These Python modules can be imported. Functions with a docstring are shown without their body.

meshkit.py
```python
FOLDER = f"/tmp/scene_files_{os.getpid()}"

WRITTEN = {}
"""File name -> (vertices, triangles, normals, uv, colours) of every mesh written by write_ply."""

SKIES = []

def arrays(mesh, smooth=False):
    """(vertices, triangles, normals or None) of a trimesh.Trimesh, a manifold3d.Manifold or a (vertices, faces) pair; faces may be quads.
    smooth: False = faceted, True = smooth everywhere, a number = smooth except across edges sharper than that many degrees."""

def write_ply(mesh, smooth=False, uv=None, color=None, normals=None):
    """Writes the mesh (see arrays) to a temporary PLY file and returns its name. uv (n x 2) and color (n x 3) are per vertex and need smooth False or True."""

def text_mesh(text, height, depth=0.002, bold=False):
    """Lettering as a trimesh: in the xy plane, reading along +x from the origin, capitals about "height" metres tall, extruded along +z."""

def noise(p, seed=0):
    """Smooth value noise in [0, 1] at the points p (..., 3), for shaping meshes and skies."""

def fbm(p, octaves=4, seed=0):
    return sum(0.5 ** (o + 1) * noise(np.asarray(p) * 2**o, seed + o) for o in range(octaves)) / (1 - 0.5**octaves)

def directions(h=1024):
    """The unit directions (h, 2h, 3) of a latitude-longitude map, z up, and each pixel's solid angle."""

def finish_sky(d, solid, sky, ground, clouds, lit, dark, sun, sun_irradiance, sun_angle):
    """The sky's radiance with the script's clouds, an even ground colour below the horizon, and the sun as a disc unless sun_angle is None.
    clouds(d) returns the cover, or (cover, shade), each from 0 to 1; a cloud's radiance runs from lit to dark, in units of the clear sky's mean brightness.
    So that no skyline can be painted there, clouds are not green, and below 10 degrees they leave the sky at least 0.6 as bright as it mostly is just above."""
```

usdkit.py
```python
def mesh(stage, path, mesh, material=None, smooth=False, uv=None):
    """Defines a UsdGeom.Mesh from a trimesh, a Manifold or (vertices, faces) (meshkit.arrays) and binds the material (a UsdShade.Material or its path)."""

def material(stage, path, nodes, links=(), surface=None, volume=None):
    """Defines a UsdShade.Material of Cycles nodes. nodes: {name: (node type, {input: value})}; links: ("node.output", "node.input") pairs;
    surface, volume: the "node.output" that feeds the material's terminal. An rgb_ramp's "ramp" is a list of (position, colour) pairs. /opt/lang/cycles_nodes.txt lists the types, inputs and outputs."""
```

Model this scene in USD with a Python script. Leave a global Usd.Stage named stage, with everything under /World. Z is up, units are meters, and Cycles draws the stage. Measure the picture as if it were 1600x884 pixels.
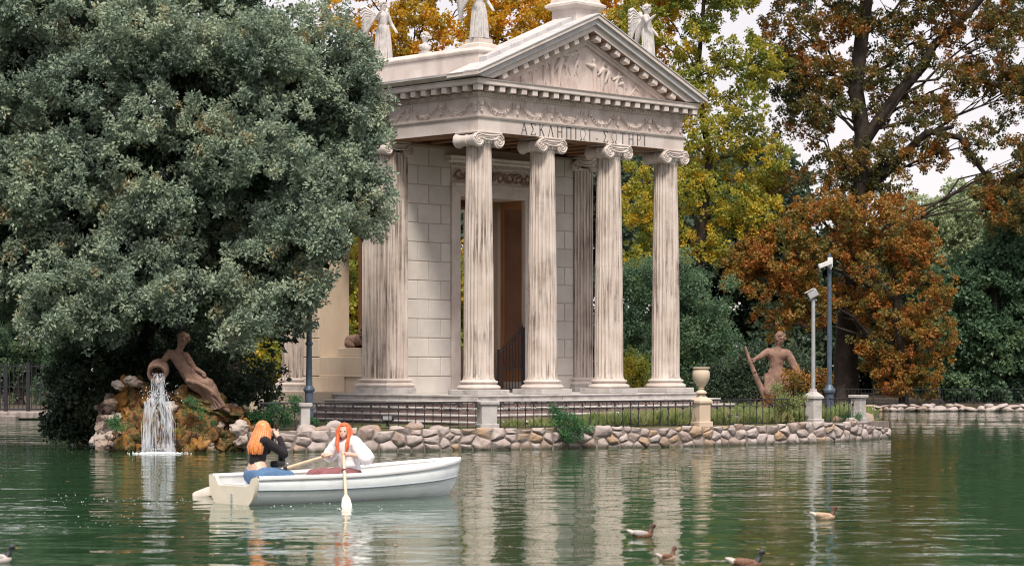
import math, random
import numpy as np
import trimesh
import manifold3d as m3
from shapely.geometry import Polygon, LineString, box as sbox
from shapely.ops import unary_union
from shapely import affinity
from pxr import Usd, UsdGeom, UsdLux, UsdShade, Gf, Sdf, Vt
import usdkit, meshkit

stage = Usd.Stage.CreateInMemory()
UsdGeom.SetStageUpAxis(stage, 'Z')
UsdGeom.SetStageMetersPerUnit(stage, 1.0)
UsdGeom.Xform.Define(stage, '/World')
UsdGeom.Scope.Define(stage, '/World/Looks')

# ---------------------------------------------------------------- camera, sky, sun, exposure
F, HOR, CH = 3585.0, 568.0, 1.9          # focal length and horizon in photo pixels (1600 wide), eye height above the water
cam = UsdGeom.Camera.Define(stage, '/World/camera')
cam.CreateHorizontalApertureAttr(36.0)
cam.CreateVerticalApertureAttr(36.0 * 565 / 1024)
cam.CreateFocalLengthAttr(36.0 * F / 1600)
cam.CreateVerticalApertureOffsetAttr((HOR - 442.0) * 36.0 / 1600)
cam.AddTranslateOp().Set((0, 0, CH))
cam.AddRotateXOp().Set(90.0)
cam.CreateFStopAttr(2.8)
cam.CreateFocusDistanceAttr(50.0)
cam.CreateExposureAttr(1.55)

SUN_DIR = np.array([0.06, -0.63, 0.93])   # towards the light
SUN_DIR /= np.linalg.norm(SUN_DIR)
SUN_EL, SUN_ROT = math.asin(SUN_DIR[2]), math.atan2(SUN_DIR[0], SUN_DIR[1])
usdkit.material(stage, '/World/Looks/overcast_sky', {
    'sky': ('sky_texture', {'sky_type': 'single_scattering', 'sun_disc': False, 'sun_elevation': SUN_EL, 'sun_rotation': SUN_ROT, 'aerosol_density': 2.0}),
    'tc': ('texture_coordinate', {}),
    'n': ('noise_texture', {'scale': 2.2, 'detail': 5.0, 'roughness': 0.55}),
    'r': ('rgb_ramp', {'ramp': [(0.3, (4.6, 4.25, 4.3)), (0.7, (6.6, 6.05, 6.1))]}),
    'm': ('mix_color', {'fac': 0.86}),
    'bg': ('background_shader', {'strength': 0.066}),
}, [('tc.generated', 'n.vector'), ('n.fac', 'r.fac'), ('sky.color', 'm.a'), ('r.color', 'm.b'), ('m.result', 'bg.color')], surface='bg.background')
dome = UsdLux.DomeLight.Define(stage, '/World/sky')
UsdShade.MaterialBindingAPI.Apply(dome.GetPrim()).Bind(UsdShade.Material.Get(stage, '/World/Looks/overcast_sky'))
dome.GetPrim().SetCustomDataByKey('kind', 'structure')
sun = UsdLux.DistantLight.Define(stage, '/World/sun')
sun.CreateIntensityAttr(0.4)
sun.CreateAngleAttr(12.0)
sun.CreateNormalizeAttr(True)
sun.CreateColorAttr((1.0, 0.92, 0.82))
_m = Gf.Matrix4d(1.0)
_m.SetRotate(Gf.Rotation(Gf.Vec3d(0, 0, 1), Gf.Vec3d(*SUN_DIR)))
sun.AddTransformOp().Set(_m)

# ---------------------------------------------------------------- helpers
UP = np.array([0, 0, 1.0])
def X(px, Y):
    return (px - 800.0) / F * Y
def at(px, Y, z=0.0):
    return np.array([X(px, Y), Y, z])
def zat(py, Y):
    return CH + (HOR - py) * Y / F
def wat(px, py):                     # the water point seen at a photo pixel
    Y = F * CH / (py - HOR)
    return np.array([X(px, Y), Y, 0.0])

_used = {}
def numbered(parent, name):
    k = (parent, name)
    n = _used.get(k, 0)
    _used[k] = n + 1
    return f'{parent}/{name}' if n == 0 else f'{parent}/{name}_{n:03d}'

def tag(o, label=None, cat=None, group=None, kind=None):
    p = o.GetPrim() if hasattr(o, 'GetPrim') else o
    for k, v in (('label', label), ('category', cat), ('group', group), ('kind', kind)):
        if v:
            p.SetCustomDataByKey(k, v)
    return p

def thing(name, label=None, cat=None, loc=(0, 0, 0), rotz=0.0, group=None, kind=None):
    x = UsdGeom.Xform.Define(stage, numbered('/World', name))
    x.AddTranslateOp().Set(Gf.Vec3d(*map(float, loc)))
    if rotz:
        x.AddRotateZOp().Set(float(rotz))
    return tag(x, label, cat, group, kind)

def sub(parent, name, label=None):
    return tag(UsdGeom.Xform.Define(stage, numbered(str(parent.GetPath()), name)), label)

def part(parent, name, mesh, mat, smooth=False, label=None, kind=None):
    base = '/World' if parent is None else str(parent.GetPath())
    if isinstance(mesh, MB):
        mesh = mesh.mesh()
    return tag(usdkit.mesh(stage, numbered(base, name), mesh, M[mat], smooth), label, None, None, kind)

def solo(name, mesh, mat, label, cat, smooth=False, group=None, kind=None):
    p = part(None, name, mesh, mat, smooth)
    return tag(p, label, cat, group, kind)

def copy_of(src, label, loc, rotz=0.0, group=None, scale=None):
    was = src.GetCustomData()
    r = thing(src.GetName(), label, was['category'], loc, rotz, group or was.get('group'))
    if scale is not None:
        UsdGeom.Xformable(r).AddScaleOp().Set(Gf.Vec3f(*([scale] * 3 if np.ndim(scale) == 0 else scale)))
    r.GetReferences().AddInternalReference(src.GetPath())
    r.SetInstanceable(True)
    return r

class MB:
    """Collects shapes into one mesh."""
    def __init__(self):
        self.v, self.f, self.n = [], [], 0
    def add(self, v, f):
        v, f = np.asarray(v, float), np.asarray(f, int)
        if f.shape[1] == 4:
            f = np.vstack([f[:, [0, 1, 2]], f[:, [0, 2, 3]]])
        self.v.append(v); self.f.append(f + self.n); self.n += len(v)
        return self
    def tm(self, m, T=None):
        v = np.asarray(m.vertices)
        if T is not None:
            v = trimesh.transform_points(v, T)
        return self.add(v, m.faces)
    def box(self, x0, x1, y0, y1, z0, z1, c=0.0):
        return self.tm(cbox(x0, x1, y0, y1, z0, z1, c))
    def tube(self, pts, r, sides=6, cap=True):
        return self.add(*tube(pts, r, sides, cap))
    def mesh(self):
        return trimesh.Trimesh(np.vstack(self.v), np.vstack(self.f), process=False)

def cbox(x0, x1, y0, y1, z0, z1, c=0.0):
    if c <= 0:
        return trimesh.creation.box(bounds=[[x0, y0, z0], [x1, y1, z1]])
    p = []
    lo, hi = np.array([x0, y0, z0]), np.array([x1, y1, z1])
    for sx in (0, 1):
        for sy in (0, 1):
            for sz in (0, 1):
                q = np.where([sx, sy, sz], hi, lo)
                d = np.where([sx, sy, sz], -c, c)
                for k in range(3):
                    e = q + d; e[k] = q[k]
                    p.append(e)
    return trimesh.convex.convex_hull(np.array(p))

def tube(pts, r, sides=6, cap=True):
    p = np.asarray(pts, float)
    n = len(p)
    r = np.broadcast_to(np.asarray(r, float), (n,))
    t = np.gradient(p, axis=0)
    t /= np.linalg.norm(t, axis=1, keepdims=True) + 1e-12
    ref = np.array([0, 0, 1.0]) if abs(t[:, 2]).mean() < 0.8 else np.array([1.0, 0, 0])
    a = np.cross(t, ref); a /= np.linalg.norm(a, axis=1, keepdims=True) + 1e-12
    b = np.cross(t, a)
    ang = np.arange(sides) * 2 * np.pi / sides
    v = (p[:, None] + r[:, None, None] * (np.cos(ang)[None, :, None] * a[:, None] + np.sin(ang)[None, :, None] * b[:, None])).reshape(-1, 3)
    i, j = np.meshgrid(np.arange(n - 1), np.arange(sides), indexing='ij')
    q = np.stack([i * sides + j, i * sides + (j + 1) % sides, (i + 1) * sides + (j + 1) % sides, (i + 1) * sides + j], -1).reshape(-1, 4)
    f = np.vstack([q[:, [0, 2, 1]], q[:, [0, 3, 2]]])
    if cap:
        k = np.arange(1, sides - 1)
        f = np.vstack([f, np.stack([0 * k, k, k + 1], 1), (n - 1) * sides + np.stack([0 * k, k + 1, k], 1)])
    return v, f

def lathe(prof, sides=24, phase=0.0):
    """prof: (r, z) from the bottom up; closed by caps."""
    pr = np.asarray(prof, float)
    ang = phase + np.arange(sides) * 2 * np.pi / sides
    v = np.stack([pr[:, None, 0] * np.cos(ang), pr[:, None, 0] * np.sin(ang), np.repeat(pr[:, 1:2], sides, 1)], -1).reshape(-1, 3)
    n = len(pr)
    i, j = np.meshgrid(np.arange(n - 1), np.arange(sides), indexing='ij')
    q = np.stack([i * sides + j, i * sides + (j + 1) % sides, (i + 1) * sides + (j + 1) % sides, (i + 1) * sides + j], -1).reshape(-1, 4)
    k = np.arange(1, sides - 1)
    f = np.vstack([q[:, [0, 1, 2]], q[:, [0, 2, 3]], np.stack([0 * k, k + 1, k], 1), (n - 1) * sides + np.stack([0 * k, k, k + 1], 1)])
    return trimesh.Trimesh(v, f, process=False)

def prism(poly, d0, d1, axis='z'):
    """Extrudes a shapely polygon; axis 'y' reads the polygon as (x, z)."""
    out = []
    for g in getattr(poly, 'geoms', [poly]):
        if g.is_empty or g.area < 1e-7:
            continue
        m = trimesh.creation.extrude_polygon(g, d1 - d0, engine='earcut')
        v = np.array(m.vertices)
        if axis == 'z':
            v[:, 2] += d0
            out.append(trimesh.Trimesh(v, m.faces, process=False))
        else:
            w = np.stack([v[:, 0], d1 - v[:, 2], v[:, 1]], 1)
            out.append(trimesh.Trimesh(w, m.faces, process=False))
    return trimesh.util.concatenate(out)

def ring(rect, prof, cap=True):
    """A moulding profile [(offset, z), ...] swept round a rectangle with mitred corners."""
    x0, x1, y0, y1 = rect
    v = []
    for o, z in prof:
        v += [(x0 - o, y0 - o, z), (x1 + o, y0 - o, z), (x1 + o, y1 + o, z), (x0 - o, y1 + o, z)]
    f = []
    for i in range(len(prof) - 1):
        for k in range(4):
            f.append((4 * i + k, 4 * i + (k + 1) % 4, 4 * i + 4 + (k + 1) % 4, 4 * i + 4 + k))
    if cap:
        n = 4 * (len(prof) - 1)
        f += [(3, 2, 1, 0), (n, n + 1, n + 2, n + 3)]
    v = np.array(v, float); f = np.array(f)
    return trimesh.Trimesh(v, np.vstack([f[:, [0, 1, 2]], f[:, [0, 2, 3]]]), process=False)

def sph(p, r, n=14):
    return m3.Manifold.sphere(float(r), n).translate([float(c) for c in p])

def hull(*balls):
    return m3.Manifold.batch_hull([sph(p, r) for p, r in balls])

def skin(bones, J, refine=0.04, it=8, extra=()):
    """One continuous surface over bones: J[name] = (point, radius); bones = pairs (or triples) of names."""
    parts = [m3.Manifold.batch_hull([sph(*J[k]) for k in b]) for b in bones] + list(extra)
    m = m3.Manifold.batch_boolean(parts, m3.OpType.Add).refine_to_length(refine)
    g = m.to_mesh()
    t = trimesh.Trimesh(g.vert_properties[:, :3], g.tri_verts, process=True)
    if it:
        trimesh.smoothing.filter_taubin(t, iterations=it)
    return t

def deform(m, amp, scale, seed=0, oct=3):
    v = np.array(m.vertices); n = np.array(m.vertex_normals)
    d = meshkit.fbm(v * scale + 31.7, oct, seed) - 0.5
    return trimesh.Trimesh(v + n * (2 * amp * d)[:, None], m.faces, process=False)

def rock(rng, size, sub=2, amp=0.16):
    m = trimesh.creation.icosphere(sub)
    v = np.array(m.vertices)
    for _ in range(7):                      # knock flat facets off
        d = rng.normal(size=3); d /= np.linalg.norm(d)
        h = rng.uniform(0.62, 0.9)
        e = v @ d - h
        v = v - np.outer(np.maximum(e, 0) * 0.85, d)
    n = meshkit.fbm(v * 2.3 + rng.uniform(0, 90, 3), 3) - 0.5
    v = v * (1 + 2 * amp * n)[:, None] * np.asarray(size) / 2
    R = trimesh.transformations.rotation_matrix(rng.uniform(-0.35, 0.35), [0, 1, 0])[:3, :3]
    return trimesh.Trimesh(v @ R.T, m.faces, process=False)

def move(m, t, rotz=0.0, scale=None):
    v = np.array(m.vertices)
    if scale is not None:
        v = v * np.asarray(scale)
    c, s = math.cos(rotz), math.sin(rotz)
    v = v @ np.array([[c, s, 0], [-s, c, 0], [0, 0, 1]]) + np.asarray(t)
    return trimesh.Trimesh(v, m.faces, process=False)

# ---------------------------------------------------------------- materials
M = {}
def mat(name, nodes, links, surface='p.BSDF', volume=None):
    M[name] = usdkit.material(stage, f'/World/Looks/{name}', nodes, links, surface, volume)

def stone(name, c1, c2, scale=3.0, stain=None, stain_amt=0.5, streak=(6, 6, 0.5), rough=0.8, bump=0.25, fine=40.0, rnd=0.0, patch=None, space='position', sfrom=0.5, sto=0.75):
    """Weathered mineral surface: two tones by noise, optional stains in streaks, fine relief."""
    nodes = {
        'g': ('geometry', {}), 'tc': ('texture_coordinate', {}), 'oi': ('object_info', {}),
        'n1': ('noise_texture', {'scale': scale, 'detail': 6.0, 'roughness': 0.6}),
        'r1': ('rgb_ramp', {'ramp': [(0.3, c1), (0.7, c2)]}),
        'n2': ('noise_texture', {'scale': fine, 'detail': 3.0, 'roughness': 0.6}),
        'b': ('bump', {'strength': bump, 'distance': 0.02}),
        'rr': ('map_range', {'from_min': 0.0, 'from_max': 1.0, 'to_min': 1.0 - rnd, 'to_max': 1.0 + rnd}),
        'hv': ('hsv', {'hue': 0.5, 'saturation': 1.0, 'fac': 1.0}),
        'p': ('principled_bsdf', {'roughness': rough, 'specular_ior_level': 0.25}),
    }
    src = 'g.position' if space == 'position' else 'tc.object'
    links = [(src, 'n1.vector'), ('n1.fac', 'r1.fac'), (src, 'n2.vector'), ('n2.fac', 'b.height'), ('b.normal', 'p.normal'),
             ('oi.random', 'rr.value'), ('rr.result', 'hv.value'), ('r1.color', 'hv.color')]
    last = 'hv.color'
    if stain is not None:
        nodes |= {'mp': ('mapping', {'scale': streak}), 'n3': ('noise_texture', {'scale': 1.0, 'detail': 5.0, 'roughness': 0.65}),
                  'mr': ('map_range', {'from_min': sfrom, 'from_max': sto, 'to_min': 0.0, 'to_max': stain_amt, 'clamp': True}),
                  'mx': ('mix_color', {'b': stain})}
        links += [(src, 'mp.vector'), ('mp.vector', 'n3.vector'), ('n3.fac', 'mr.value'), ('mr.result', 'mx.fac'), (last, 'mx.a')]
        if patch:
            nodes |= {'np': ('noise_texture', {'scale': patch, 'detail': 4.0, 'roughness': 0.6}), 'mp2': ('map_range', {'from_min': 0.40, 'from_max': 0.62, 'to_min': 0.12, 'to_max': 1.0, 'clamp': True}), 'mm': ('math', {'math_type': 'multiply'})}
            links.remove(('mr.result', 'mx.fac'))
            links += [(src, 'np.vector'), ('np.fac', 'mp2.value'), ('mp2.result', 'mm.value1'), ('mr.result', 'mm.value2'), ('mm.value', 'mx.fac')]
        last = 'mx.result'
    links.append((last, 'p.base_color'))
    mat(name, nodes, links)

def plain(name, c, rough=0.5, metal=0.0, spec=0.5, var=0.12, scale=8.0, bump=0.0, bscale=60.0, sheen=0.0):
    c = np.array(c)
    mat(name, {'tc': ('texture_coordinate', {}), 'n': ('noise_texture', {'scale': scale, 'detail': 4.0}),
               'r': ('rgb_ramp', {'ramp': [(0.25, tuple(c * (1 - var))), (0.75, tuple(np.minimum(c * (1 + var), 1)))]}),
               'n2': ('noise_texture', {'scale': bscale, 'detail': 3.0}), 'b': ('bump', {'strength': bump, 'distance': 0.01}),
               'p': ('principled_bsdf', {'roughness': rough, 'metallic': metal, 'specular_ior_level': spec, 'sheen_weight': sheen})},
        [('tc.object', 'n.vector'), ('n.fac', 'r.fac'), ('r.color', 'p.base_color'), ('tc.object', 'n2.vector'), ('n2.fac', 'b.height'), ('b.normal', 'p.normal')])

def leafy(name, stops, clump=0.5, trans=0.25, rough=0.5, spec=0.35, seed=0.0, detail=3.0):
    """Leaf colours drawn partly by twig (instance), partly by patches through the crown."""
    lum = [tuple(c) for _, c in stops]
    mat(name, {'g': ('geometry', {}), 'oi': ('object_info', {}),
               'mp': ('mapping', {'location': (seed, seed * 1.7, 0.0)}),
               'n': ('noise_texture', {'scale': clump, 'detail': detail, 'roughness': 0.6}),
               'mr': ('map_range', {'from_min': 0.28, 'from_max': 0.72, 'to_min': 0.0, 'to_max': 1.0, 'clamp': True}),
               'x': ('mix_float', {'fac': 0.45}), 
               'r': ('rgb_ramp', {'ramp': stops}),
               'p': ('principled_bsdf', {'roughness': rough, 'specular_ior_level': spec}),
               'bright': ('hsv', {'hue': 0.5, 'saturation': 1.1, 'value': 1.5, 'fac': 1.0}),
               't': ('translucent_bsdf', {}), 'mc': ('mix_closure', {'fac': trans})},
        [('g.position', 'mp.vector'), ('mp.vector', 'n.vector'), ('n.fac', 'mr.value'), ('mr.result', 'x.a'), ('oi.random', 'x.b'), ('x.result', 'r.fac'),
         ('r.color', 'p.base_color'), ('r.color', 'bright.color'), ('bright.color', 't.color'), ('p.BSDF', 'mc.closure1'), ('t.BSDF', 'mc.closure2')], surface='mc.closure')

stone('marble', (0.50, 0.43, 0.39), (0.67, 0.60, 0.56), 1.6, (0.30, 0.25, 0.21), 0.5, (2.5, 2.5, 0.7), sfrom=0.52, sto=0.8)
stone('column_marble', (0.49, 0.41, 0.355), (0.67, 0.595, 0.54), 1.3, (0.11, 0.075, 0.065), 0.9, (14, 14, 0.7), sfrom=0.46, sto=0.60, patch=0.9, bump=0.4)
stone('frieze_marble', (0.46, 0.38, 0.345), (0.59, 0.51, 0.465), 2.0, (0.27, 0.2, 0.17), 0.6, (4, 4, 2.0), sfrom=0.5, sto=0.75)
stone('block_stone', (0.51, 0.475, 0.44), (0.63, 0.59, 0.55), 1.2, (0.45, 0.37, 0.28), 0.35, (2, 2, 2), rnd=0.07, bump=0.12)
stone('joint_plaster', (0.47, 0.37, 0.30), (0.54, 0.45, 0.37), 2.0)
stone('weathered_soffit', (0.20, 0.12, 0.085), (0.33, 0.23, 0.18), 2.5, (0.13, 0.08, 0.06), 0.6, (5, 5, 5))  # brown that paints shade into cornice recesses and the door frieze scroll
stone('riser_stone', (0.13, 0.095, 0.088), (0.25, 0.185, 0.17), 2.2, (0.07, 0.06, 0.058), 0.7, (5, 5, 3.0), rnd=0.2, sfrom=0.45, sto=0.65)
stone('peach_plaster', (0.52, 0.41, 0.31), (0.60, 0.50, 0.39), 0.9, (0.36, 0.27, 0.20), 0.4, (2, 2, 0.6), bump=0.1)
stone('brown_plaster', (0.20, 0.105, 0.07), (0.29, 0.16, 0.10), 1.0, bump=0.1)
stone('orange_plaster', (0.30, 0.135, 0.065), (0.40, 0.20, 0.10), 0.8, (0.2, 0.08, 0.05), 0.5, (1.5, 1.5, 0.5), bump=0.1)
stone('step_stone', (0.20, 0.165, 0.155), (0.34, 0.29, 0.27), 2.2, (0.10, 0.085, 0.08), 0.7, (5, 5, 2.0), rnd=0.15, sfrom=0.45, sto=0.65)
stone('plinth_stone', (0.40, 0.38, 0.37), (0.52, 0.49, 0.47), 3.0, (0.16, 0.145, 0.14), 0.55, (3, 3, 5), sfrom=0.5, sto=0.7)
stone('roof_lead', (0.42, 0.41, 0.42), (0.55, 0.53, 0.52), 2.0, (0.22, 0.2, 0.2), 0.5, (1.2, 1.2, 3.0))
stone('statue_marble', (0.42, 0.40, 0.39), (0.60, 0.57, 0.55), 5.0, (0.24, 0.21, 0.19), 0.55, (14, 14, 5), sfrom=0.5, sto=0.7)
stone('statue_terracotta', (0.15, 0.085, 0.065), (0.29, 0.185, 0.14), 5.0, (0.10, 0.07, 0.05), 0.6, (10, 10, 4), sfrom=0.5, sto=0.7)
stone('ink_letter', (0.07, 0.065, 0.065), (0.13, 0.12, 0.12), 9.0)
def rubble(name, stops, fine=22.0):
    mat(name, {'g': ('geometry', {}), 'oi': ('object_info', {}), 'n': ('noise_texture', {'scale': 5.0, 'detail': 6.0, 'roughness': 0.65}),
               'x': ('mix_float', {'fac': 0.5}), 'r': ('rgb_ramp', {'ramp': stops}),
               'n2': ('noise_texture', {'scale': fine, 'detail': 5.0, 'roughness': 0.7}), 'b': ('bump', {'strength': 0.6, 'distance': 0.03}),
               'p': ('principled_bsdf', {'roughness': 0.85, 'specular_ior_level': 0.2}),
               'sx': ('separate_xyz', {}), 'wz': ('math', {'math_type': 'multiply_add', 'value2': 0.16, 'value3': -0.08}), 'za': ('math', {'math_type': 'add'}), 'wet': ('map_range', {'from_min': 0.02, 'from_max': 0.11, 'to_min': 0.8, 'to_max': 0.0, 'clamp': True}), 'wm': ('mix_color', {'b': (0.03, 0.034, 0.018)})},
        [('g.position', 'n.vector'), ('oi.random', 'x.a'), ('n.fac', 'x.b'), ('x.result', 'r.fac'), ('r.color', 'wm.a'), ('wm.result', 'p.base_color'), ('g.position', 'sx.vector'), ('n.fac', 'wz.value1'), ('sx.z', 'za.value1'), ('wz.value', 'za.value2'), ('za.value', 'wet.value'), ('wet.result', 'wm.fac'), ('g.position', 'n2.vector'), ('n2.fac', 'b.height'), ('b.normal', 'p.normal')])
rubble('rubble_stone', [(0.1, (0.22, 0.18, 0.165)), (0.3, (0.36, 0.30, 0.28)), (0.5, (0.45, 0.39, 0.37)), (0.66, (0.30, 0.23, 0.20)), (0.74, (0.42, 0.29, 0.18)), (0.80, (0.36, 0.28, 0.24)), (0.92, (0.42, 0.35, 0.32))])
rubble('tufa_rock', [(0.25, (0.02, 0.018, 0.01)), (0.38, (0.20, 0.085, 0.02)), (0.48, (0.31, 0.16, 0.045)), (0.56, (0.07, 0.075, 0.018)), (0.66, (0.26, 0.12, 0.03)), (0.8, (0.36, 0.25, 0.15))], 16.0)
rubble('pale_rock', [(0.2, (0.13, 0.09, 0.07)), (0.5, (0.32, 0.25, 0.21)), (0.8, (0.45, 0.39, 0.35))], 18.0)
stone('mortar', (0.17, 0.14, 0.125), (0.28, 0.235, 0.21), 6.0, (0.06, 0.065, 0.03), 0.7, (4, 4, 4), bump=0.8, fine=20.0)
stone('bank_stone', (0.32, 0.23, 0.19), (0.46, 0.36, 0.31), 1.5, (0.2, 0.15, 0.13), 0.5, (1, 1, 3), rnd=0.15)
mat('tufa_mound', {'g': ('geometry', {}), 'n': ('noise_texture', {'scale': 3.2, 'detail': 8.0, 'roughness': 0.7}), 'mr': ('map_range', {'from_min': 0.3, 'from_max': 0.7, 'clamp': True}), 'r': ('rgb_ramp', {'ramp': [(0.0, (0.012, 0.011, 0.008)), (0.25, (0.05, 0.03, 0.014)), (0.42, (0.15, 0.07, 0.022)), (0.54, (0.22, 0.12, 0.045)), (0.62, (0.07, 0.075, 0.022)), (0.72, (0.03, 0.04, 0.014)), (0.85, (0.17, 0.085, 0.028)), (1.0, (0.28, 0.20, 0.13))]}),
        'n2': ('noise_texture', {'scale': 15.0, 'detail': 5.0, 'roughness': 0.7}), 'b': ('bump', {'strength': 0.8, 'distance': 0.05}), 'p': ('principled_bsdf', {'roughness': 0.75, 'specular_ior_level': 0.3})},
    [('g.position', 'n.vector'), ('n.fac', 'mr.value'), ('mr.result', 'r.fac'), ('r.color', 'p.base_color'), ('g.position', 'n2.vector'), ('n2.fac', 'b.height'), ('b.normal', 'p.normal')])
stone('bark', (0.02, 0.014, 0.011), (0.045, 0.034, 0.027), 6.0, (0.02, 0.016, 0.012), 0.6, (10, 10, 1.2), bump=0.8, fine=18.0)
stone('soil', (0.045, 0.035, 0.022), (0.09, 0.07, 0.045), 2.5, bump=0.6, fine=12.0)
stone('grass_ground', (0.055, 0.07, 0.022), (0.12, 0.115, 0.045), 1.3, (0.14, 0.10, 0.05), 0.5, (0.8, 0.8, 0.8), bump=0.8, fine=25.0)
plain('iron', (0.022, 0.022, 0.028), 0.55, 0.3, var=0.4, bump=0.2)
plain('lamp_blue_iron', (0.075, 0.105, 0.15), 0.5, 0.2, var=0.25)
plain('grey_steel', (0.42, 0.43, 0.44), 0.45, 0.4, var=0.15)
plain('camera_white', (0.62, 0.62, 0.62), 0.4, var=0.1)
plain('dark_glass', (0.02, 0.02, 0.025), 0.12, var=0.1)
stone('boat_white', (0.72, 0.76, 0.78), (0.82, 0.855, 0.87), 2.5, (0.42, 0.44, 0.40), 0.5, (3.0, 3.0, 14.0), rough=0.38, bump=0.06, sfrom=0.55, sto=0.72)
plain('boat_gunwale', (0.80, 0.80, 0.80), 0.4, var=0.05, scale=4.0)
plain('boat_cream', (0.76, 0.69, 0.56), 0.42, var=0.07, scale=5.0)
plain('boat_inside', (0.66, 0.67, 0.66), 0.5, var=0.08, scale=3.0)
plain('boat_rail', (0.30, 0.34, 0.38), 0.5, var=0.1)
plain('keel_brown', (0.22, 0.11, 0.07), 0.5)
plain('oar_wood', (0.66, 0.51, 0.36), 0.45, var=0.15, scale=12.0)
plain('oar_blade', (0.70, 0.63, 0.55), 0.45, var=0.12, scale=9.0)
plain('skin_tone', (0.62, 0.40, 0.31), 0.5, var=0.06, scale=20.0)
plain('hair_copper', (0.62, 0.22, 0.065), 0.42, var=0.45, scale=45.0, sheen=0.2)
plain('hair_red', (0.66, 0.11, 0.02), 0.42, var=0.45, scale=45.0, sheen=0.2)
plain('black_knit', (0.014, 0.010, 0.014), 0.9, var=0.4, scale=60.0, bump=0.3)
plain('denim', (0.085, 0.17, 0.31), 0.85, var=0.25, scale=35.0, bump=0.2)
plain('white_cotton', (0.78, 0.77, 0.79), 0.85, var=0.05, scale=8.0, bump=0.4, bscale=14.0)
plain('mauve_cloth', (0.23, 0.09, 0.095), 0.85, var=0.2, scale=25.0)
plain('black_bag', (0.012, 0.012, 0.016), 0.4, var=0.3)
plain('lip', (0.45, 0.12, 0.11), 0.5)
plain('eye_dark', (0.03, 0.02, 0.02), 0.3)
plain('duck_brown', (0.17, 0.085, 0.05), 0.7, var=0.5, scale=30.0)
plain('duck_pale', (0.46, 0.32, 0.22), 0.7, var=0.3, scale=25.0)
plain('duck_grey', (0.40, 0.37, 0.36), 0.7, var=0.25, scale=25.0)
plain('duck_dark', (0.025, 0.03, 0.028), 0.45, var=0.5, scale=20.0)
plain('duck_head_brown', (0.10, 0.045, 0.03), 0.6, var=0.3, scale=30.0)
plain('duck_white', (0.5, 0.45, 0.41), 0.7)
plain('bill', (0.32, 0.22, 0.07), 0.45)
mat('falling_water', {'d': ('principled_bsdf', {'base_color': (0.78, 0.82, 0.88), 'roughness': 0.25}), 't': ('transparent_bsdf', {}), 'g': ('geometry', {}),
                      'mp': ('mapping', {'scale': (26, 26, 2.2)}), 'n': ('noise_texture', {'scale': 1.0, 'detail': 4.0, 'roughness': 0.65}),
                      'mr': ('map_range', {'from_min': 0.44, 'from_max': 0.72, 'to_min': 0.0, 'to_max': 0.7, 'clamp': True}), 'm': ('mix_closure', {})},
    [('g.position', 'mp.vector'), ('mp.vector', 'n.vector'), ('n.fac', 'mr.value'), ('mr.result', 'm.fac'), ('t.BSDF', 'm.closure1'), ('d.BSDF', 'm.closure2')], surface='m.closure')
plain('foam', (0.75, 0.80, 0.83), 0.4, var=0.05)
leafy('leaf_ilex', [(0.0, (0.035, 0.058, 0.044)), (0.28, (0.13, 0.175, 0.135)), (0.55, (0.235, 0.30, 0.215)), (0.76, (0.34, 0.395, 0.275)), (0.86, (0.30, 0.25, 0.13)), (1.0, (0.25, 0.13, 0.06))], 0.8, 0.18, 0.5, 0.32)
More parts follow.
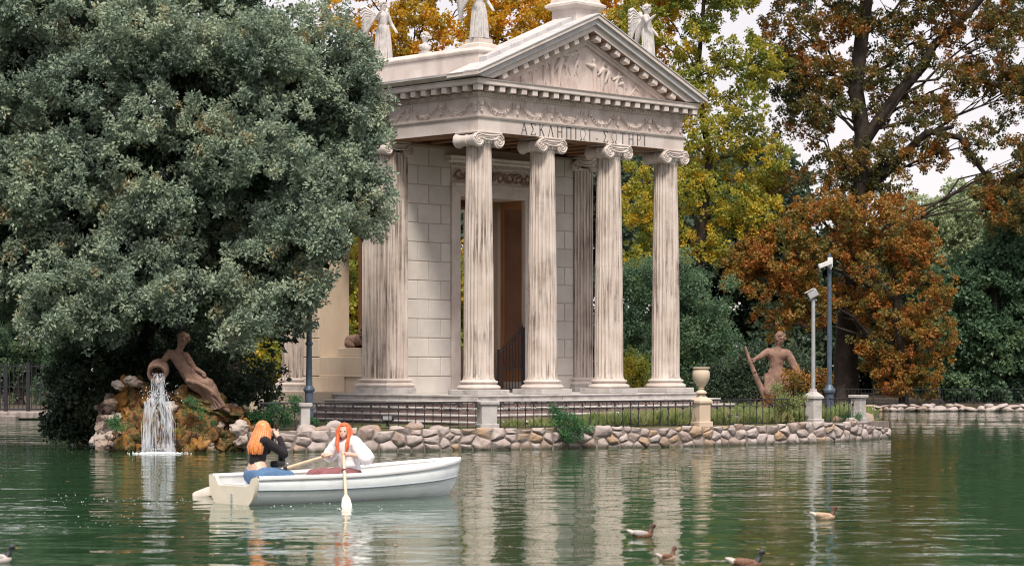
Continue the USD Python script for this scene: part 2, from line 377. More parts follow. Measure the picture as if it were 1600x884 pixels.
leafy('leaf_dark', [(0.0, (0.018, 0.035, 0.022)), (0.5, (0.04, 0.068, 0.04)), (1.0, (0.085, 0.11, 0.055))], 0.7, 0.2, seed=3)
leafy('leaf_olive', [(0.0, (0.035, 0.038, 0.018)), (0.5, (0.08, 0.075, 0.035)), (1.0, (0.13, 0.11, 0.05))], 0.6, 0.2, seed=5)
leafy('leaf_gold', [(0.0, (0.17, 0.15, 0.03)), (0.3, (0.36, 0.28, 0.045)), (0.6, (0.55, 0.34, 0.045)), (0.85, (0.58, 0.25, 0.03)), (1.0, (0.26, 0.11, 0.03))], 0.45, 0.45, seed=7)
leafy('leaf_yellowgreen', [(0.0, (0.05, 0.085, 0.025)), (0.3, (0.16, 0.20, 0.04)), (0.55, (0.35, 0.33, 0.05)), (0.85, (0.52, 0.35, 0.04)), (1.0, (0.42, 0.14, 0.022))], 0.5, 0.35, seed=9)
leafy('leaf_rust', [(0.0, (0.03, 0.045, 0.016)), (0.25, (0.11, 0.115, 0.03)), (0.42, (0.22, 0.15, 0.033)), (0.6, (0.31, 0.15, 0.034)), (0.8, (0.31, 0.10, 0.025)), (1.0, (0.16, 0.15, 0.04))], 0.75, 0.3, seed=11)
leafy('leaf_oak', [(0.0, (0.03, 0.045, 0.024)), (0.35, (0.07, 0.08, 0.028)), (0.55, (0.17, 0.125, 0.03)), (0.8, (0.30, 0.115, 0.024)), (1.0, (0.15, 0.12, 0.035))], 0.4, 0.3, seed=13)
leafy('leaf_green', [(0.0, (0.03, 0.07, 0.04)), (0.5, (0.085, 0.155, 0.085)), (1.0, (0.18, 0.25, 0.12))], 0.6, 0.3, seed=15)
leafy('leaf_pale', [(0.0, (0.19, 0.25, 0.15)), (0.5, (0.29, 0.35, 0.20)), (1.0, (0.40, 0.44, 0.25))], 0.5, 0.3, seed=17)
leafy('leaf_ivy', [(0.0, (0.03, 0.10, 0.04)), (0.5, (0.06, 0.17, 0.07)), (1.0, (0.14, 0.26, 0.08))], 1.5, 0.3, seed=19)
leafy('leaf_grass', [(0.0, (0.08, 0.15, 0.05)), (0.5, (0.22, 0.26, 0.10)), (1.0, (0.38, 0.33, 0.17))], 0.8, 0.3, seed=21)
leafy('leaf_floating', [(0.0, (0.25, 0.10, 0.03)), (0.6, (0.38, 0.20, 0.07)), (1.0, (0.5, 0.42, 0.30))], 3.0, 0.0, seed=23)
# ---------------------------------------------------------------- the temple (local x along the front, local y into its depth)
TH = math.radians(45.4)
TA, TB = np.array([math.sin(TH), math.cos(TH)]), np.array([-math.cos(TH), math.sin(TH)])
TO = np.array([X(748, 55.5), 55.5])
TROT = math.degrees(math.atan2(TA[1], TA[0]))
def tw(x, y, z=0.0):
    p = TO + TA * x + TB * y
    return np.array([p[0], p[1], z])
T = thing('temple', 'pale marble temple with four fluted Ionic columns, pediment and Greek inscription', 'temple', (TO[0], TO[1], 0), TROT)
RECT = (-0.33, 7.13, -0.33, 7.13)
CXS = [0.0, 2.19, 4.61, 6.8]
MID = 3.4

def fluted(z0, z1, r0, r1, n=24, depth=0.028):
    hs = [0, 0.012, 0.03, 0.2, 0.36, 0.5, 0.502, 0.504, 0.7, 0.85, 0.97, 0.988, 1]
    prof = np.array([0, 0.55, 0.9, 1.0, 0.9, 0.55])
    k = len(prof)
    ang = np.arange(n * k) * 2 * np.pi / (n * k)
    v = []
    for i, t in enumerate(hs):
        r = r0 + (r1 - r0) * (t ** 1.5) + 0.004 * math.sin(math.pi * t)
        d = depth * (0.0 if i in (0, 12) else 0.5 if i in (1, 11) else 1.0)
        if i == 6: r -= 0.006
        if i in (0, 12): r += 0.02
        rr = r - d * np.tile(prof, n)
        v.append(np.stack([rr * np.cos(ang), rr * np.sin(ang), np.full(n * k, z0 + t * (z1 - z0))], 1))
    v = np.vstack(v); s = n * k
    i, j = np.meshgrid(np.arange(len(hs) - 1), np.arange(s), indexing='ij')
    q = np.stack([i * s + j, i * s + (j + 1) % s, (i + 1) * s + (j + 1) % s, (i + 1) * s + j], -1).reshape(-1, 4)
    return trimesh.Trimesh(v, np.vstack([q[:, [0, 1, 2]], q[:, [0, 2, 3]]]), process=False)

def attic_base(r, z0, z1, sides=40):
    h = z1 - z0
    p = [(r * 1.0, z0)]
    def torus(rc, zc, rad, n=7):
        return [(rc + rad * math.cos(a), zc + rad * math.sin(a)) for a in np.linspace(-math.pi / 2, math.pi / 2, n)]
    p += torus(r * 1.30, z0 + 0.2 * h, 0.19 * h)
    p += [(r * 1.30, z0 + 0.44 * h), (r * 1.17, z0 + 0.5 * h), (r * 1.15, z0 + 0.56 * h), (r * 1.2, z0 + 0.63 * h)]
    p += torus(r * 1.18, z0 + 0.76 * h, 0.12 * h, 6)
    p += [(r * 1.1, z0 + 0.90 * h), (r * 1.06, z1), (0.01, z1)]
    return lathe(p, sides)

def spiral(cx, y, cz, r, hand, thick):
    pts, rad = [], []
    for t in np.linspace(0, 1, 46):
        a = math.pi / 2 + hand * t * 2 * math.pi * 2.2
        q = r * (1 - 0.82 * t)
        pts.append((cx + q * math.cos(a), y, cz + q * math.sin(a)))
        rad.append(thick * (1 - 0.6 * t))
    return pts, rad

def ionic_capital(par, cx, cy, z0, z1, w=0.52, dpt=0.37, r=0.30, rv=0.18):
    """The block with its echinus, then four volutes, two bolsters and the abacus."""
    c = sub(par, 'capital')
    zc = z0 + rv - 0.055
    b = MB()
    b.tm(lathe([(r * 0.9, z0 - 0.02), (r * 1.0, z0), (r * 1.12, z0 + 0.08), (r * 1.18, z0 + 0.13), (r * 1.0, z0 + 0.17)], 32), trimesh.transformations.translation_matrix((cx, cy, 0)))
    for k in range(20):
        a = k * 2 * math.pi / 20
        e = trimesh.creation.icosphere(1, 0.035); e.apply_scale((1, 1, 1.5)); e.apply_translation((cx + r * 1.11 * math.cos(a), cy + r * 1.11 * math.sin(a), z0 + 0.09))
        b.tm(e)
    part(c, 'echinus', b, 'marble', 40)
    part(c, 'canalis', cbox(cx - w + rv, cx + w - rv, cy - dpt, cy + dpt, zc + 0.05, z1 - 0.045, 0.02), 'marble')
    part(c, 'abacus', ring((cx - w * 0.78, cx + w * 0.78, cy - dpt * 0.96, cy + dpt * 0.96), [(0, z1 - 0.05), (0.02, z1 - 0.04), (0.03, z1 - 0.02), (0.025, z1)]), 'marble')
    for s in (-1, 1):
        x = cx + s * (w - rv)
        prof = [(0.01, -dpt)] + [(rv * q, dpt * t) for q, t in ((0.96, -1), (1.0, -0.95), (1.0, -0.86), (0.86, -0.7), (0.76, -0.35), (0.74, -0.12), (0.82, -0.1), (0.82, 0.1), (0.74, 0.12), (0.76, 0.35), (0.86, 0.7), (1.0, 0.86), (1.0, 0.95), (0.96, 1))] + [(0.01, dpt)]
        m = lathe(prof, 22)
        v = np.array(m.vertices); v = np.stack([v[:, 0] + x, v[:, 2] + cy, v[:, 1] + zc], 1)
        part(c, 'bolster', trimesh.Trimesh(v, m.faces[:, ::-1], process=False), 'marble', 40)
        for yy in (-1, 1):
            vb = MB()
            pts, rad = spiral(x, cy + yy * (dpt + 0.004), zc, rv * 0.9, 1, 0.026)
            if s < 0:
                pts, rad = spiral(x, cy + yy * (dpt + 0.004), zc, rv * 0.9, 1, 0.026)
            else:
                pts, rad = spiral(x, cy + yy * (dpt + 0.004), zc, rv * 0.9, -1, 0.026)
            vb.tube(pts, rad, 6)
            e = trimesh.creation.icosphere(2, 0.03); e.apply_translation((x, cy + yy * dpt, zc)); vb.tm(e)
            part(c, 'volute', vb, 'marble', 50)
    for yy in (-1, 1):
        xs = np.linspace(cx - w + rv, cx + w - rv, 12)
        fl = MB(); fl.tube([(q, cy + yy * (dpt + 0.002), z1 - 0.06 - 0.03 * math.cos((q - cx) / (w - rv) * math.pi / 2)) for q in xs], 0.017, 5)
        part(c, 'canalis_fillet', fl, 'marble', 50)
        fl = MB(); fl.tube([(q, cy + yy * (dpt + 0.002), zc + 0.06 - 0.05 * math.cos((q - cx) / (w - rv) * math.pi / 2)) for q in xs], 0.02, 5)
        part(c, 'canalis_fillet', fl, 'marble', 50)
    return c

# --- stepped base: every course is laid of separate slabs
rng = np.random.default_rng(5)
levels = [(1.15, 0.75), (1.005, 1.03), (0.86, 1.29), (0.705, 1.55), (0.555, 1.81)]
for i, (zt, o) in enumerate(levels):
    zb = levels[i + 1][0] - 0.02 if i < 4 else 0.3
    st = sub(T, 'step')
    dep = 0.62
    def run(a0, a1, make):
        n = max(1, int(round((a1 - a0) / 1.45)))
        cuts = np.linspace(a0, a1, n + 1)
        if n > 1: cuts[1:-1] += rng.uniform(-0.25, 0.25, n - 1)
        for c0, c1 in zip(cuts[:-1], cuts[1:]):
            j = rng.uniform(-0.008, 0.008)
            part(st, 'tread', make(c0 + 0.003, c1 - 0.003, j, zt - 0.045, zt, 0.012), 'plinth_stone')
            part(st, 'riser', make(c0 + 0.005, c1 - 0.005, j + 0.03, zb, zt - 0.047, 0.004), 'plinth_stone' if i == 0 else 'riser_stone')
    run(-o + 0.001, 6.8 + o - 0.001, lambda a, b, j, z0, z1, c: cbox(a, b, -o + j, -o + dep, z0, z1, c))
    run(-o + dep + 0.002, 4.6, lambda a, b, j, z0, z1, c: cbox(-o + j, -o + dep, a, b, z0, z1, c))
    run(-o + dep + 0.002, 7.4, lambda a, b, j, z0, z1, c: cbox(6.8 + o - dep, 6.8 + o - j, a, b, z0, z1, c))
part(T, 'floor_slab', cbox(-0.2, 7.0, -0.2, 7.0, 0.3, 1.148), 'plinth_stone')
part(T, 'podium', cbox(-0.95, 1.2, 4.62, 7.75, 0.3, 1.19, 0.01), 'peach_plaster')

# --- front columns
def column(x, y):
    c = sub(T, 'column')
    part(c, 'plinth', cbox(x - 0.53, x + 0.53, y - 0.53, y + 0.53, 1.152, 1.275, 0.012), 'plinth_stone')
    tm = trimesh.transformations.translation_matrix((x, y, 0))
    b = MB(); b.tm(attic_base(0.375, 1.275, 1.515), tm); part(c, 'base', b, 'marble', 40)
    b = MB(); b.tm(fluted(1.515, 7.16, 0.372, 0.305), tm); part(c, 'shaft', b, 'column_marble', 35)
    ionic_capital(c, x, y, 7.15, 7.478)
for x in CXS:
    column(x, 0.0)

# --- antae: square fluted corner piers of the cella
def anta(x0, x1, y0, y1, sides):
    a = sub(T, 'anta')
    cx, cy = (x0 + x1) / 2, (y0 + y1) / 2
    part(a, 'core', cbox(x0 + 0.02, x1 - 0.02, y0 + 0.02, y1 - 0.02, 1.5, 7.2), 'column_marble')
    part(a, 'plinth', ring((x0, x1, y0, y1), [(0.145, 1.152), (0.145, 1.30)]), 'plinth_stone')
    part(a, 'base', ring((x0, x1, y0, y1), [(0.1, 1.301), (0.12, 1.33), (0.13, 1.36), (0.12, 1.39), (0.07, 1.40), (0.05, 1.44), (0.06, 1.455), (0.085, 1.47), (0.085, 1.50), (0.03, 1.515), (0.03, 1.53)]), 'marble', 30)
    fl = MB()
    for axis, lo, hi, fixed, sgn in sides:                       # ribs between the flutes of each visible face
        n = max(5, int(round((hi - lo) / 0.118)))
        w = (hi - lo) / n
        for k in range(n + 1):
            c = lo + k * w
            a0, a1 = max(lo, c - 0.021), min(hi, c + 0.021)
            f0, f1 = sorted((fixed, fixed - sgn * 0.05))
            if axis == 'x': fl.box(a0, a1, f0, f1, 1.531, 7.14)
            else: fl.box(f0, f1, a0, a1, 1.531, 7.14)
    part(a, 'fluting', fl, 'column_marble')
    ionic_capital(a, cx, cy, 7.16, 7.478, w=(x1 - x0) / 2 + 0.13, dpt=(y1 - y0) / 2 + 0.05, r=0.27, rv=0.15)
anta(-0.35, 0.36, 2.95, 3.90, [('x', -0.35, 0.36, 2.95, -1), ('y', 2.95, 3.90, -0.35, -1)])
anta(6.44, 7.15, 2.95, 3.90, [('x', 6.44, 7.15, 2.95, -1), ('y', 2.95, 3.90, 7.15, 1)])
anta(-0.35, 0.36, 6.28, 7.13, [('y', 6.28, 7.13, -0.35, -1), ('x', -0.35, 0.36, 7.13, 1)])
anta(6.44, 7.15, 6.28, 7.13, [('y', 6.28, 7.13, 7.15, 1), ('x', 6.44, 7.15, 7.13, 1)])

# --- cella walls with rusticated blocks
def blocks(par, a0, a1, make, z0=1.58, z1=7.42, rows=12, first=0, rnd=None):
    h = (z1 - z0) / rows
    for r in range(rows):
        w = a1 - a0
        cuts = [0, 0.49, 1] if (r + first) % 2 else [0, 0.25, 0.77, 1]
        for c0, c1 in zip(cuts[:-1], cuts[1:]):
            part(par, 'block', make(a0 + c0 * w + 0.008, a0 + c1 * w - 0.008, z0 + r * h + 0.008, z0 + (r + 1) * h - 0.008), 'block_stone')
wf = sub(T, 'front_wall')
part(wf, 'core', cbox(0.30, 1.9, 3.024, 3.95, 1.15, 7.46), 'joint_plaster')
part(wf, 'core', cbox(4.9, 6.5, 3.024, 3.95, 1.15, 7.46), 'joint_plaster')
part(wf, 'dado', cbox(0.362, 1.89, 3.0, 3.04, 1.15, 1.57, 0.004), 'block_stone')
part(wf, 'dado', cbox(4.91, 6.438, 3.0, 3.04, 1.15, 1.57, 0.004), 'block_stone')
blocks(wf, 0.362, 1.89, lambda a, b, c, d: cbox(a, b, 3.0, 3.05, c, d, 0.012))
blocks(wf, 4.91, 6.438, lambda a, b, c, d: cbox(a, b, 3.0, 3.05, c, d, 0.012), first=1)
part(wf, 'lintel', cbox(1.9, 4.9, 3.05, 3.94, 6.22, 7.46), 'joint_plaster')
for s, x in ((-1, 2.22), (1, 4.58)):                              # panelled reveals of the doorway
    r = sub(T, 'door_reveal')
    x0, x1 = (1.9, x) if s < 0 else (x, 4.9)
    part(r, 'panel', cbox(x0 + (0.0 if s < 0 else 0.04), x1 - (0.04 if s < 0 else 0.0), 3.10, 3.93, 1.15, 6.219), 'brown_plaster')
    for y0, y1 in ((3.06, 3.14), (3.82, 3.945)):
        part(r, 'stile', cbox(x0, x1, y0, y1, 1.16, 6.218, 0.006), 'orange_plaster' if y0 > 3.5 else 'peach_plaster')
    part(r, 'rail', cbox(x0, x1, 3.141, 3.819, 6.0, 6.217, 0.006), 'orange_plaster')
    part(r, 'rail', cbox(x0, x1, 3.141, 3.819, 1.16, 1.75, 0.006), 'orange_plaster')
    part(r, 'skirting', cbox(x0 + (0.0 if s < 0 else -0.012), x1 + (0.012 if s < 0 else 0), 3.141, 3.819, 1.155, 1.42, 0.004), 'marble')
df = sub(T, 'door_surround')
for s, a, b in ((0, 1.885, 2.225), (1, 4.575, 4.915)):
    for k, (q0, q1, yy) in enumerate(((0.0, 0.11, 2.955), (0.11, 0.21, 2.975), (0.21, 0.34, 2.99))):
        x0, x1 = (a + q0, a + q1) if s == 0 else (b - q1, b - q0)
        part(df, 'jamb_fascia', cbox(x0, x1, yy, 3.08, 1.152, 6.22 + (0.34 - q0), 0.006), 'marble')
for q0, q1, yy in ((0.0, 0.13, 2.99), (0.13, 0.23, 2.975), (0.23, 0.34, 2.955)):
    part(df, 'lintel_fascia', cbox(2.226 - q0 if q0 else 2.226, 4.574 + q0, yy - 0.001, 3.06, 6.222 + q0, 6.222 + q1, 0.004), 'marble')
part(df, 'frieze', cbox(1.89, 4.91, 2.985, 3.06, 6.566, 6.96, 0.004), 'frieze_marble')
part(df, 'cornice', ring((1.9, 4.9, 3.0, 3.06), [(0.02, 6.962), (0.05, 6.98), (0.06, 7.06), (0.13, 7.08), (0.17, 7.12), (0.17, 7.17), (0.21, 7.22), (0.21, 7.24)]), 'marble', 25)
for k in range(38):
    x = 1.90 + k * 0.079
    part(df, 'dentil', cbox(x, x + 0.048, 2.90, 2.96, 6.985, 7.055), 'marble')
sw = MB()
for s in (-1, 1):                                                 # foliate scroll running both ways from the middle
    for k in range(4):
        cx = MID + s * (0.22 + 0.34 * k)
        pts = [(cx + s * 0.2 * (1 - 0.75 * t) * math.cos(a), 2.975, 6.76 + (1 if k % 2 else -1) * 0.14 * (1 - 0.6 * t) * math.sin(a)) for t, a in ((t, math.pi + t * 7.5) for t in np.linspace(0, 1, 24))]
        sw.tube(pts, np.linspace(0.034, 0.014, 24), 6)
        for q in range(5):
            e = trimesh.creation.icosphere(1, 0.05); e.apply_scale((1.4, 0.5, 0.7)); e.apply_translation((cx + s * 0.05 * (q - 2) * 1.6, 2.98, 6.76 + 0.11 * math.sin(q * 2.3 + k))); sw.tm(e)
e = trimesh.creation.icosphere(2, 0.1); e.apply_scale((1, 0.5, 1.3)); e.apply_translation((MID, 2.98, 6.78)); sw.tm(e)
part(df, 'scroll_relief', sw, 'weathered_soffit', 50)  # darker brown paints the porch shade onto the scroll

for s in (0, 1):                                                  # rear corner piers, open sides between them and the front wall
    m = (lambda x0, x1: (x0, x1)) if s == 0 else (lambda x0, x1: (6.8 - x1, 6.8 - x0))
    pw = sub(T, 'rear_pier')
    part(pw, 'core', cbox(*m(-0.29, 0.69), 5.62, 7.0, 1.15, 7.46), 'peach_plaster')
    h = (7.42 - 1.58) / 12
    for r in range(12):
        cuts = (5.625, 6.27) if r % 2 else (5.625, 5.95, 6.27)
        for c0, c1 in zip(cuts[:-1], cuts[1:]):
            part(pw, 'block', cbox(*m(-0.33, -0.28), c0 + 0.011, c1 - 0.011, 1.58 + r * h + 0.011, 1.58 + (r + 1) * h - 0.011, 0.01), 'peach_plaster')
    part(pw, 'dado', cbox(*m(-0.345, -0.28), 4.62, 6.27, 1.19, 1.565, 0.006), 'peach_plaster')
    pp = sub(T, 'side_parapet')
    part(pp, 'wall', cbox(*m(-0.30, 0.28), 3.9, 5.618, 1.15, 2.08, 0.012), 'peach_plaster')
    part(pp, 'base_course', cbox(*m(-0.34, 0.2), 3.9, 5.61, 1.566, 1.6, 0.004), 'peach_plaster')
    part(pp, 'pedestal', cbox(*m(-0.22, 0.25), 3.92, 5.0, 2.081, 2.30, 0.015), 'peach_plaster')
    part(T, 'side_lintel', cbox(*m(-0.3, 0.5), 3.9, 5.62, 6.25, 7.46), 'peach_plaster')
rw = sub(T, 'rear_wall')
part(rw, 'core', cbox(2.2, 4.6, 6.25, 7.0, 1.15, 7.46), 'orange_plaster')
for a, b in ((0.69, 2.2), (4.6, 6.11)):
    part(rw, 'parapet', cbox(a, b, 6.35, 6.95, 1.15, 2.31, 0.012), 'peach_plaster')
    part(rw, 'head', cbox(a, b, 6.3, 6.98, 6.25, 7.46), 'brown_plaster')
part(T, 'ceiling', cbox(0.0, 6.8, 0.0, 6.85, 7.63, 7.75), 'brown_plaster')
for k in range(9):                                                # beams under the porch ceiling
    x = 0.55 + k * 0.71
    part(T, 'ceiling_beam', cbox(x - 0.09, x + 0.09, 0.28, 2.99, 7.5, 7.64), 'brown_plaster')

# --- entablature
sq = lambda o: sbox(RECT[0] - o, RECT[2] - o, RECT[1] + o, RECT[3] + o)
ar = sub(T, 'architrave')
part(ar, 'beam', prism(sq(0).difference(sq(-0.66)), 7.482, 7.79), 'marble')
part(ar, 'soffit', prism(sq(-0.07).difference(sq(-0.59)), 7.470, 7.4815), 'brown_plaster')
part(ar, 'moulding', ring(RECT, [(-0.1, 7.791), (0.015, 7.791), (0.02, 7.81), (0.045, 7.83), (0.05, 7.855), (0.05, 7.865), (-0.1, 7.865)]), 'marble')
fz = sub(T, 'frieze')
part(fz, 'band', prism(sq(-0.02).difference(sq(-0.6)), 7.866, 8.315), 'frieze_marble')

def garland(par, p0, p1, out):
    """A swag of leaves and fruit hung between two masks, in relief on the frieze."""
    b = MB()
    p0, p1, out = map(np.asarray, (p0, p1, out))
    for t in np.linspace(0, 1, 15):
        q = p0 + (p1 - p0) * t - UP * 0.26 * (1 - (2 * t - 1) ** 2)
        r = 0.032 + 0.034 * (1 - abs(2 * t - 1))
        for s in (-1, 0, 1):
            e = trimesh.creation.icosphere(1, r * rng.uniform(0.7, 1.0))
            e.apply_translation(q + UP * s * r * 0.75 + (p1 - p0) * rng.uniform(-0.02, 0.02) + out * (0.005 if s else 0.02))
            b.tm(e)
    for p in (p0, p1):
        b.tube([p + UP * 0.06, p + UP * -0.02 + out * 0.03, p - UP * 0.13 + out * 0.02], [0.02, 0.028, 0.012], 5)
    for t in (0.3, 0.7):
        q = p0 + (p1 - p0) * t
        b.tube([p0 + (p1 - p0) * (0.06 if t < .5 else 0.94) + UP * 0.05, q - UP * 0.02, q + UP * 0.05], [0.012, 0.009, 0.005], 4)
    part(par, 'garland', b, 'frieze_marble', 60)
def mask(par, p, out):
    b = MB(); p, out = np.asarray(p), np.asarray(out)
    side = np.cross(out, UP)
    for dx, dz, r, sc in ((0, 0.05, 0.085, 1.1), (0, -0.06, 0.06, 1.3), (-0.09, 0.1, 0.035, 1), (0.09, 0.1, 0.035, 1), (-0.055, -0.2, 0.035, 2.0), (0.055, -0.2, 0.035, 2.0), (0, -0.25, 0.03, 1.6)):
        e = trimesh.creation.icosphere(1, r); e.apply_scale((1, 1, sc)); e.apply_translation(p + side * dx + UP * dz - out * 0.01); b.tm(e)
    b.tm(trimesh.creation.icosphere(1, 0.045), trimesh.transformations.translation_matrix(p - UP * 0.12 + out * 0.02))
    part(par, 'mask', b, 'frieze_marble', 60)
zg = 8.21
xs = np.linspace(-0.21, 7.01, 7)
for k in range(7):
    mask(fz, (xs[k], -0.30, 8.10), (0, -1.0, 0)); mask(fz, (-0.30, xs[k], 8.10), (-1.0, 0, 0))
for k in range(6):
    garland(fz, (xs[k] + 0.14, -0.30, zg), (xs[k + 1] - 0.14, -0.30, zg), (0, -1.0, 0))
    garland(fz, (-0.30, xs[k + 1] - 0.14, zg), (-0.30, xs[k] + 0.14, zg), (-1.0, 0, 0))

co = sub(T, 'cornice')
part(co, 'bed_moulding', ring(RECT, [(-0.3, 8.316), (0.0, 8.316), (0.02, 8.34), (0.03, 8.36), (0.05, 8.40), (0.055, 8.425), (-0.3, 8.425)]), 'frieze_marble')
part(co, 'modillion_bed', ring(RECT, [(-0.3, 8.426), (0.07, 8.426), (0.075, 8.565), (-0.3, 8.565)]), 'weathered_soffit')  # shade between the modillions is painted in as brown
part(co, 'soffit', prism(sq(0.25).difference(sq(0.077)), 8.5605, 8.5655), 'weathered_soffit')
part(co, 'corona', ring(RECT, [(-0.3, 8.566), (0.275, 8.566), (0.275, 8.58), (0.29, 8.585), (0.29, 8.675), (0.315, 8.69), (0.32, 8.705), (-0.3, 8.74)]), 'marble')
egg = MB()
for k in range(72):
    for side in (0, 1):
        c = -0.34 + k * 0.105
        e = trimesh.creation.icosphere(1, 0.036)
        e.apply_scale((0.9, 0.9, 0.9)); e.apply_translation((c, -0.372, 8.372) if side == 0 else (-0.372, c, 8.372)); egg.tm(e)
part(co, 'egg_and_dart', egg, 'frieze_marble', 60)
nM = 22
ms = np.linspace(-0.50, 7.30, nM)
for k in range(nM):
    part(co, 'modillion', cbox(ms[k] - 0.088, ms[k] + 0.088, -0.59, -0.405, 8.43, 8.5595, 0.008), 'marble')
    if k > 0:
        part(co, 'modillion', cbox(-0.59, -0.405, ms[k] - 0.088, ms[k] + 0.088, 8.43, 8.5655, 0.008), 'marble')
        part(co, 'modillion', cbox(7.205, 7.39, ms[k] - 0.088, ms[k] + 0.088, 8.43, 8.5655, 0.008), 'marble')
sm = MB()
for x0, x1, so in ((-1, 0, 0), (7.8, 7.8, 1)):                     # sima along both eaves
    prof = [(0.28, 8.735), (0.30, 8.735), (0.33, 8.76), (0.40, 8.795), (0.45, 8.83), (0.45, 8.85), (0.28, 8.86)]
    for (o0, z0), (o1, z1) in zip(prof[:-1], prof[1:]):
        f = (lambda o: -0.33 - o) if so == 0 else (lambda o: 7.13 + o)
        q = [(f(o0), -0.76, z0), (f(o0), 7.5, z0), (f(o1), 7.5, z1), (f(o1), -0.76, z1)]
        sm.add(q if so == 0 else q[::-1], [(0, 3, 2, 1)])
part(co, 'eaves_sima', sm, 'marble')

# --- pediment
HALF, ZE, ZA = 4.18, 8.85, 10.62
SL = (ZA - ZE) / HALF
def gable(V, zc=8.742):
    return Polygon([(MID - HALF - 2, ZA - V - SL * (HALF + 2)), (MID + HALF + 2, ZA - V - SL * (HALF + 2)), (MID, ZA - V)]).intersection(sbox(-9, zc, 16, 20))
pd = sub(T, 'pediment')
clip = lambda o: sbox(-0.33 - o, 0, 7.13 + o, 20)
def rake(V0, V1, o, o2, y1=0.3):
    return prism(gable(V0).difference(gable(V1)).intersection(clip(o2)), -0.33 - o, y1, 'y')
part(pd, 'raking_sima', rake(0.0, 0.09, 0.45, 0.45), 'marble')
part(pd, 'raking_sima', rake(0.091, 0.235, 0.38, 0.43), 'roof_lead')
part(pd, 'raking_corona', rake(0.236, 0.40, 0.29, 0.30), 'marble')
part(pd, 'raking_bed', rake(0.401, 0.56, 0.055, 0.25), 'weathered_soffit')  # same brown paints the gap shade along the rake
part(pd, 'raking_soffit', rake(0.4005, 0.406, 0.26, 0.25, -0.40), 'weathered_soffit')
part(pd, 'raking_bed_moulding', rake(0.561, 0.64, 0.05, 0.25), 'frieze_marble')
part(pd, 'raking_moulding', rake(0.641, 0.72, 0.03, 0.3), 'frieze_marble')
part(pd, 'tympanum', prism(gable(0.70).intersection(clip(0.1)), -0.30, 0.3, 'y'), 'frieze_marble')
ca, ang = math.cos(math.atan(SL)), math.atan(SL)
for s in (-1, 1):
    for k in range(1, 12):
        dx = k * 0.355 - 0.13
        zc = ZA - 0.475 - SL * dx
        if zc - 0.07 < 8.75: break
        b = cbox(-0.088, 0.088, -0.585, -0.375, -0.066, 0.066, 0.008)
        R = trimesh.transformations.rotation_matrix(s * ang, [0, 1, 0])
        b.apply_transform(R); b.apply_translation((MID + s * dx, 0, zc))
        part(pd, 'modillion', b, 'marble')
def relief_figure(x, z, h, lean, arm, seed):
    """A small draped figure standing out from the tympanum."""
    r = np.random.default_rng(seed)
    y = -0.308
    J = {'foot': ((x + lean * -0.2, y, z), 0.035 * h), 'foot2': ((x + lean * 0.3 + 0.1 * h, y, z), 0.035 * h), 'hip': ((x, y, z + 0.48 * h), 0.085 * h), 'chest': ((x + lean * 0.5, y - 0.01, z + 0.74 * h), 0.095 * h),
         'neck': ((x + lean * 0.65, y, z + 0.85 * h), 0.045 * h), 'head': ((x + lean * 0.75, y - 0.01, z + 0.95 * h), 0.062 * h),
         'hand': ((x + lean + arm[0] * h, y, z + arm[1] * h), 0.03 * h), 'hand2': ((x - arm[0] * 0.7 * h, y, z + (arm[1] - 0.2) * h), 0.03 * h)}
    return skin([('foot', 'hip'), ('foot2', 'hip'), ('hip', 'chest'), ('chest', 'neck'), ('neck', 'head'), ('chest', 'hand'), ('chest', 'hand2')], J, 0.08, 0)
figs = [(1.55, .55, .0, (.3, .6)), (1.95, .68, .05, (-.3, .8)), (2.2, .78, -.05, (.25, .9)), (2.47, .85, .06, (.35, .6)), (2.75, .62, .2, (.35, .9)), (3.05, .45, .12, (-.3, .7)),
        (3.75, .80, -.05, (-.3, .8)), (4.02, .74, .06, (.3, .75)), (4.28, .66, -.06, (.3, .55)), (4.55, .55, .1, (.35, .8)), (4.85, .40, -.12, (-.3, .6)), (5.2, .32, .15, (.4, .3)), (1.15, .34, -.14, (-.35, .4))]
for k, (x, h, lean, arm) in enumerate(figs):
    zz = 8.76 + (0.02 if h > .5 else 0.0) + (0.35 if 2.6 < x < 3.2 else 0)
    part(pd, 'relief_figure', relief_figure(x, zz, h, lean, arm, k), 'frieze_marble', 60)
vb = MB()
vb.tube([(2.85 + 0.33 * math.cos(a), -0.31, 9.62 + 0.2 * math.sin(a)) for a in np.linspace(-0.4, 3.6, 22)], np.linspace(0.012, 0.03, 22), 5)
vb.tube([(2.6 + 0.12 * math.cos(a), -0.31, 9.45 + 0.16 * math.sin(a)) for a in np.linspace(0, 5, 18)], 0.018, 5)
part(pd, 'relief_drapery', vb, 'frieze_marble', 60)

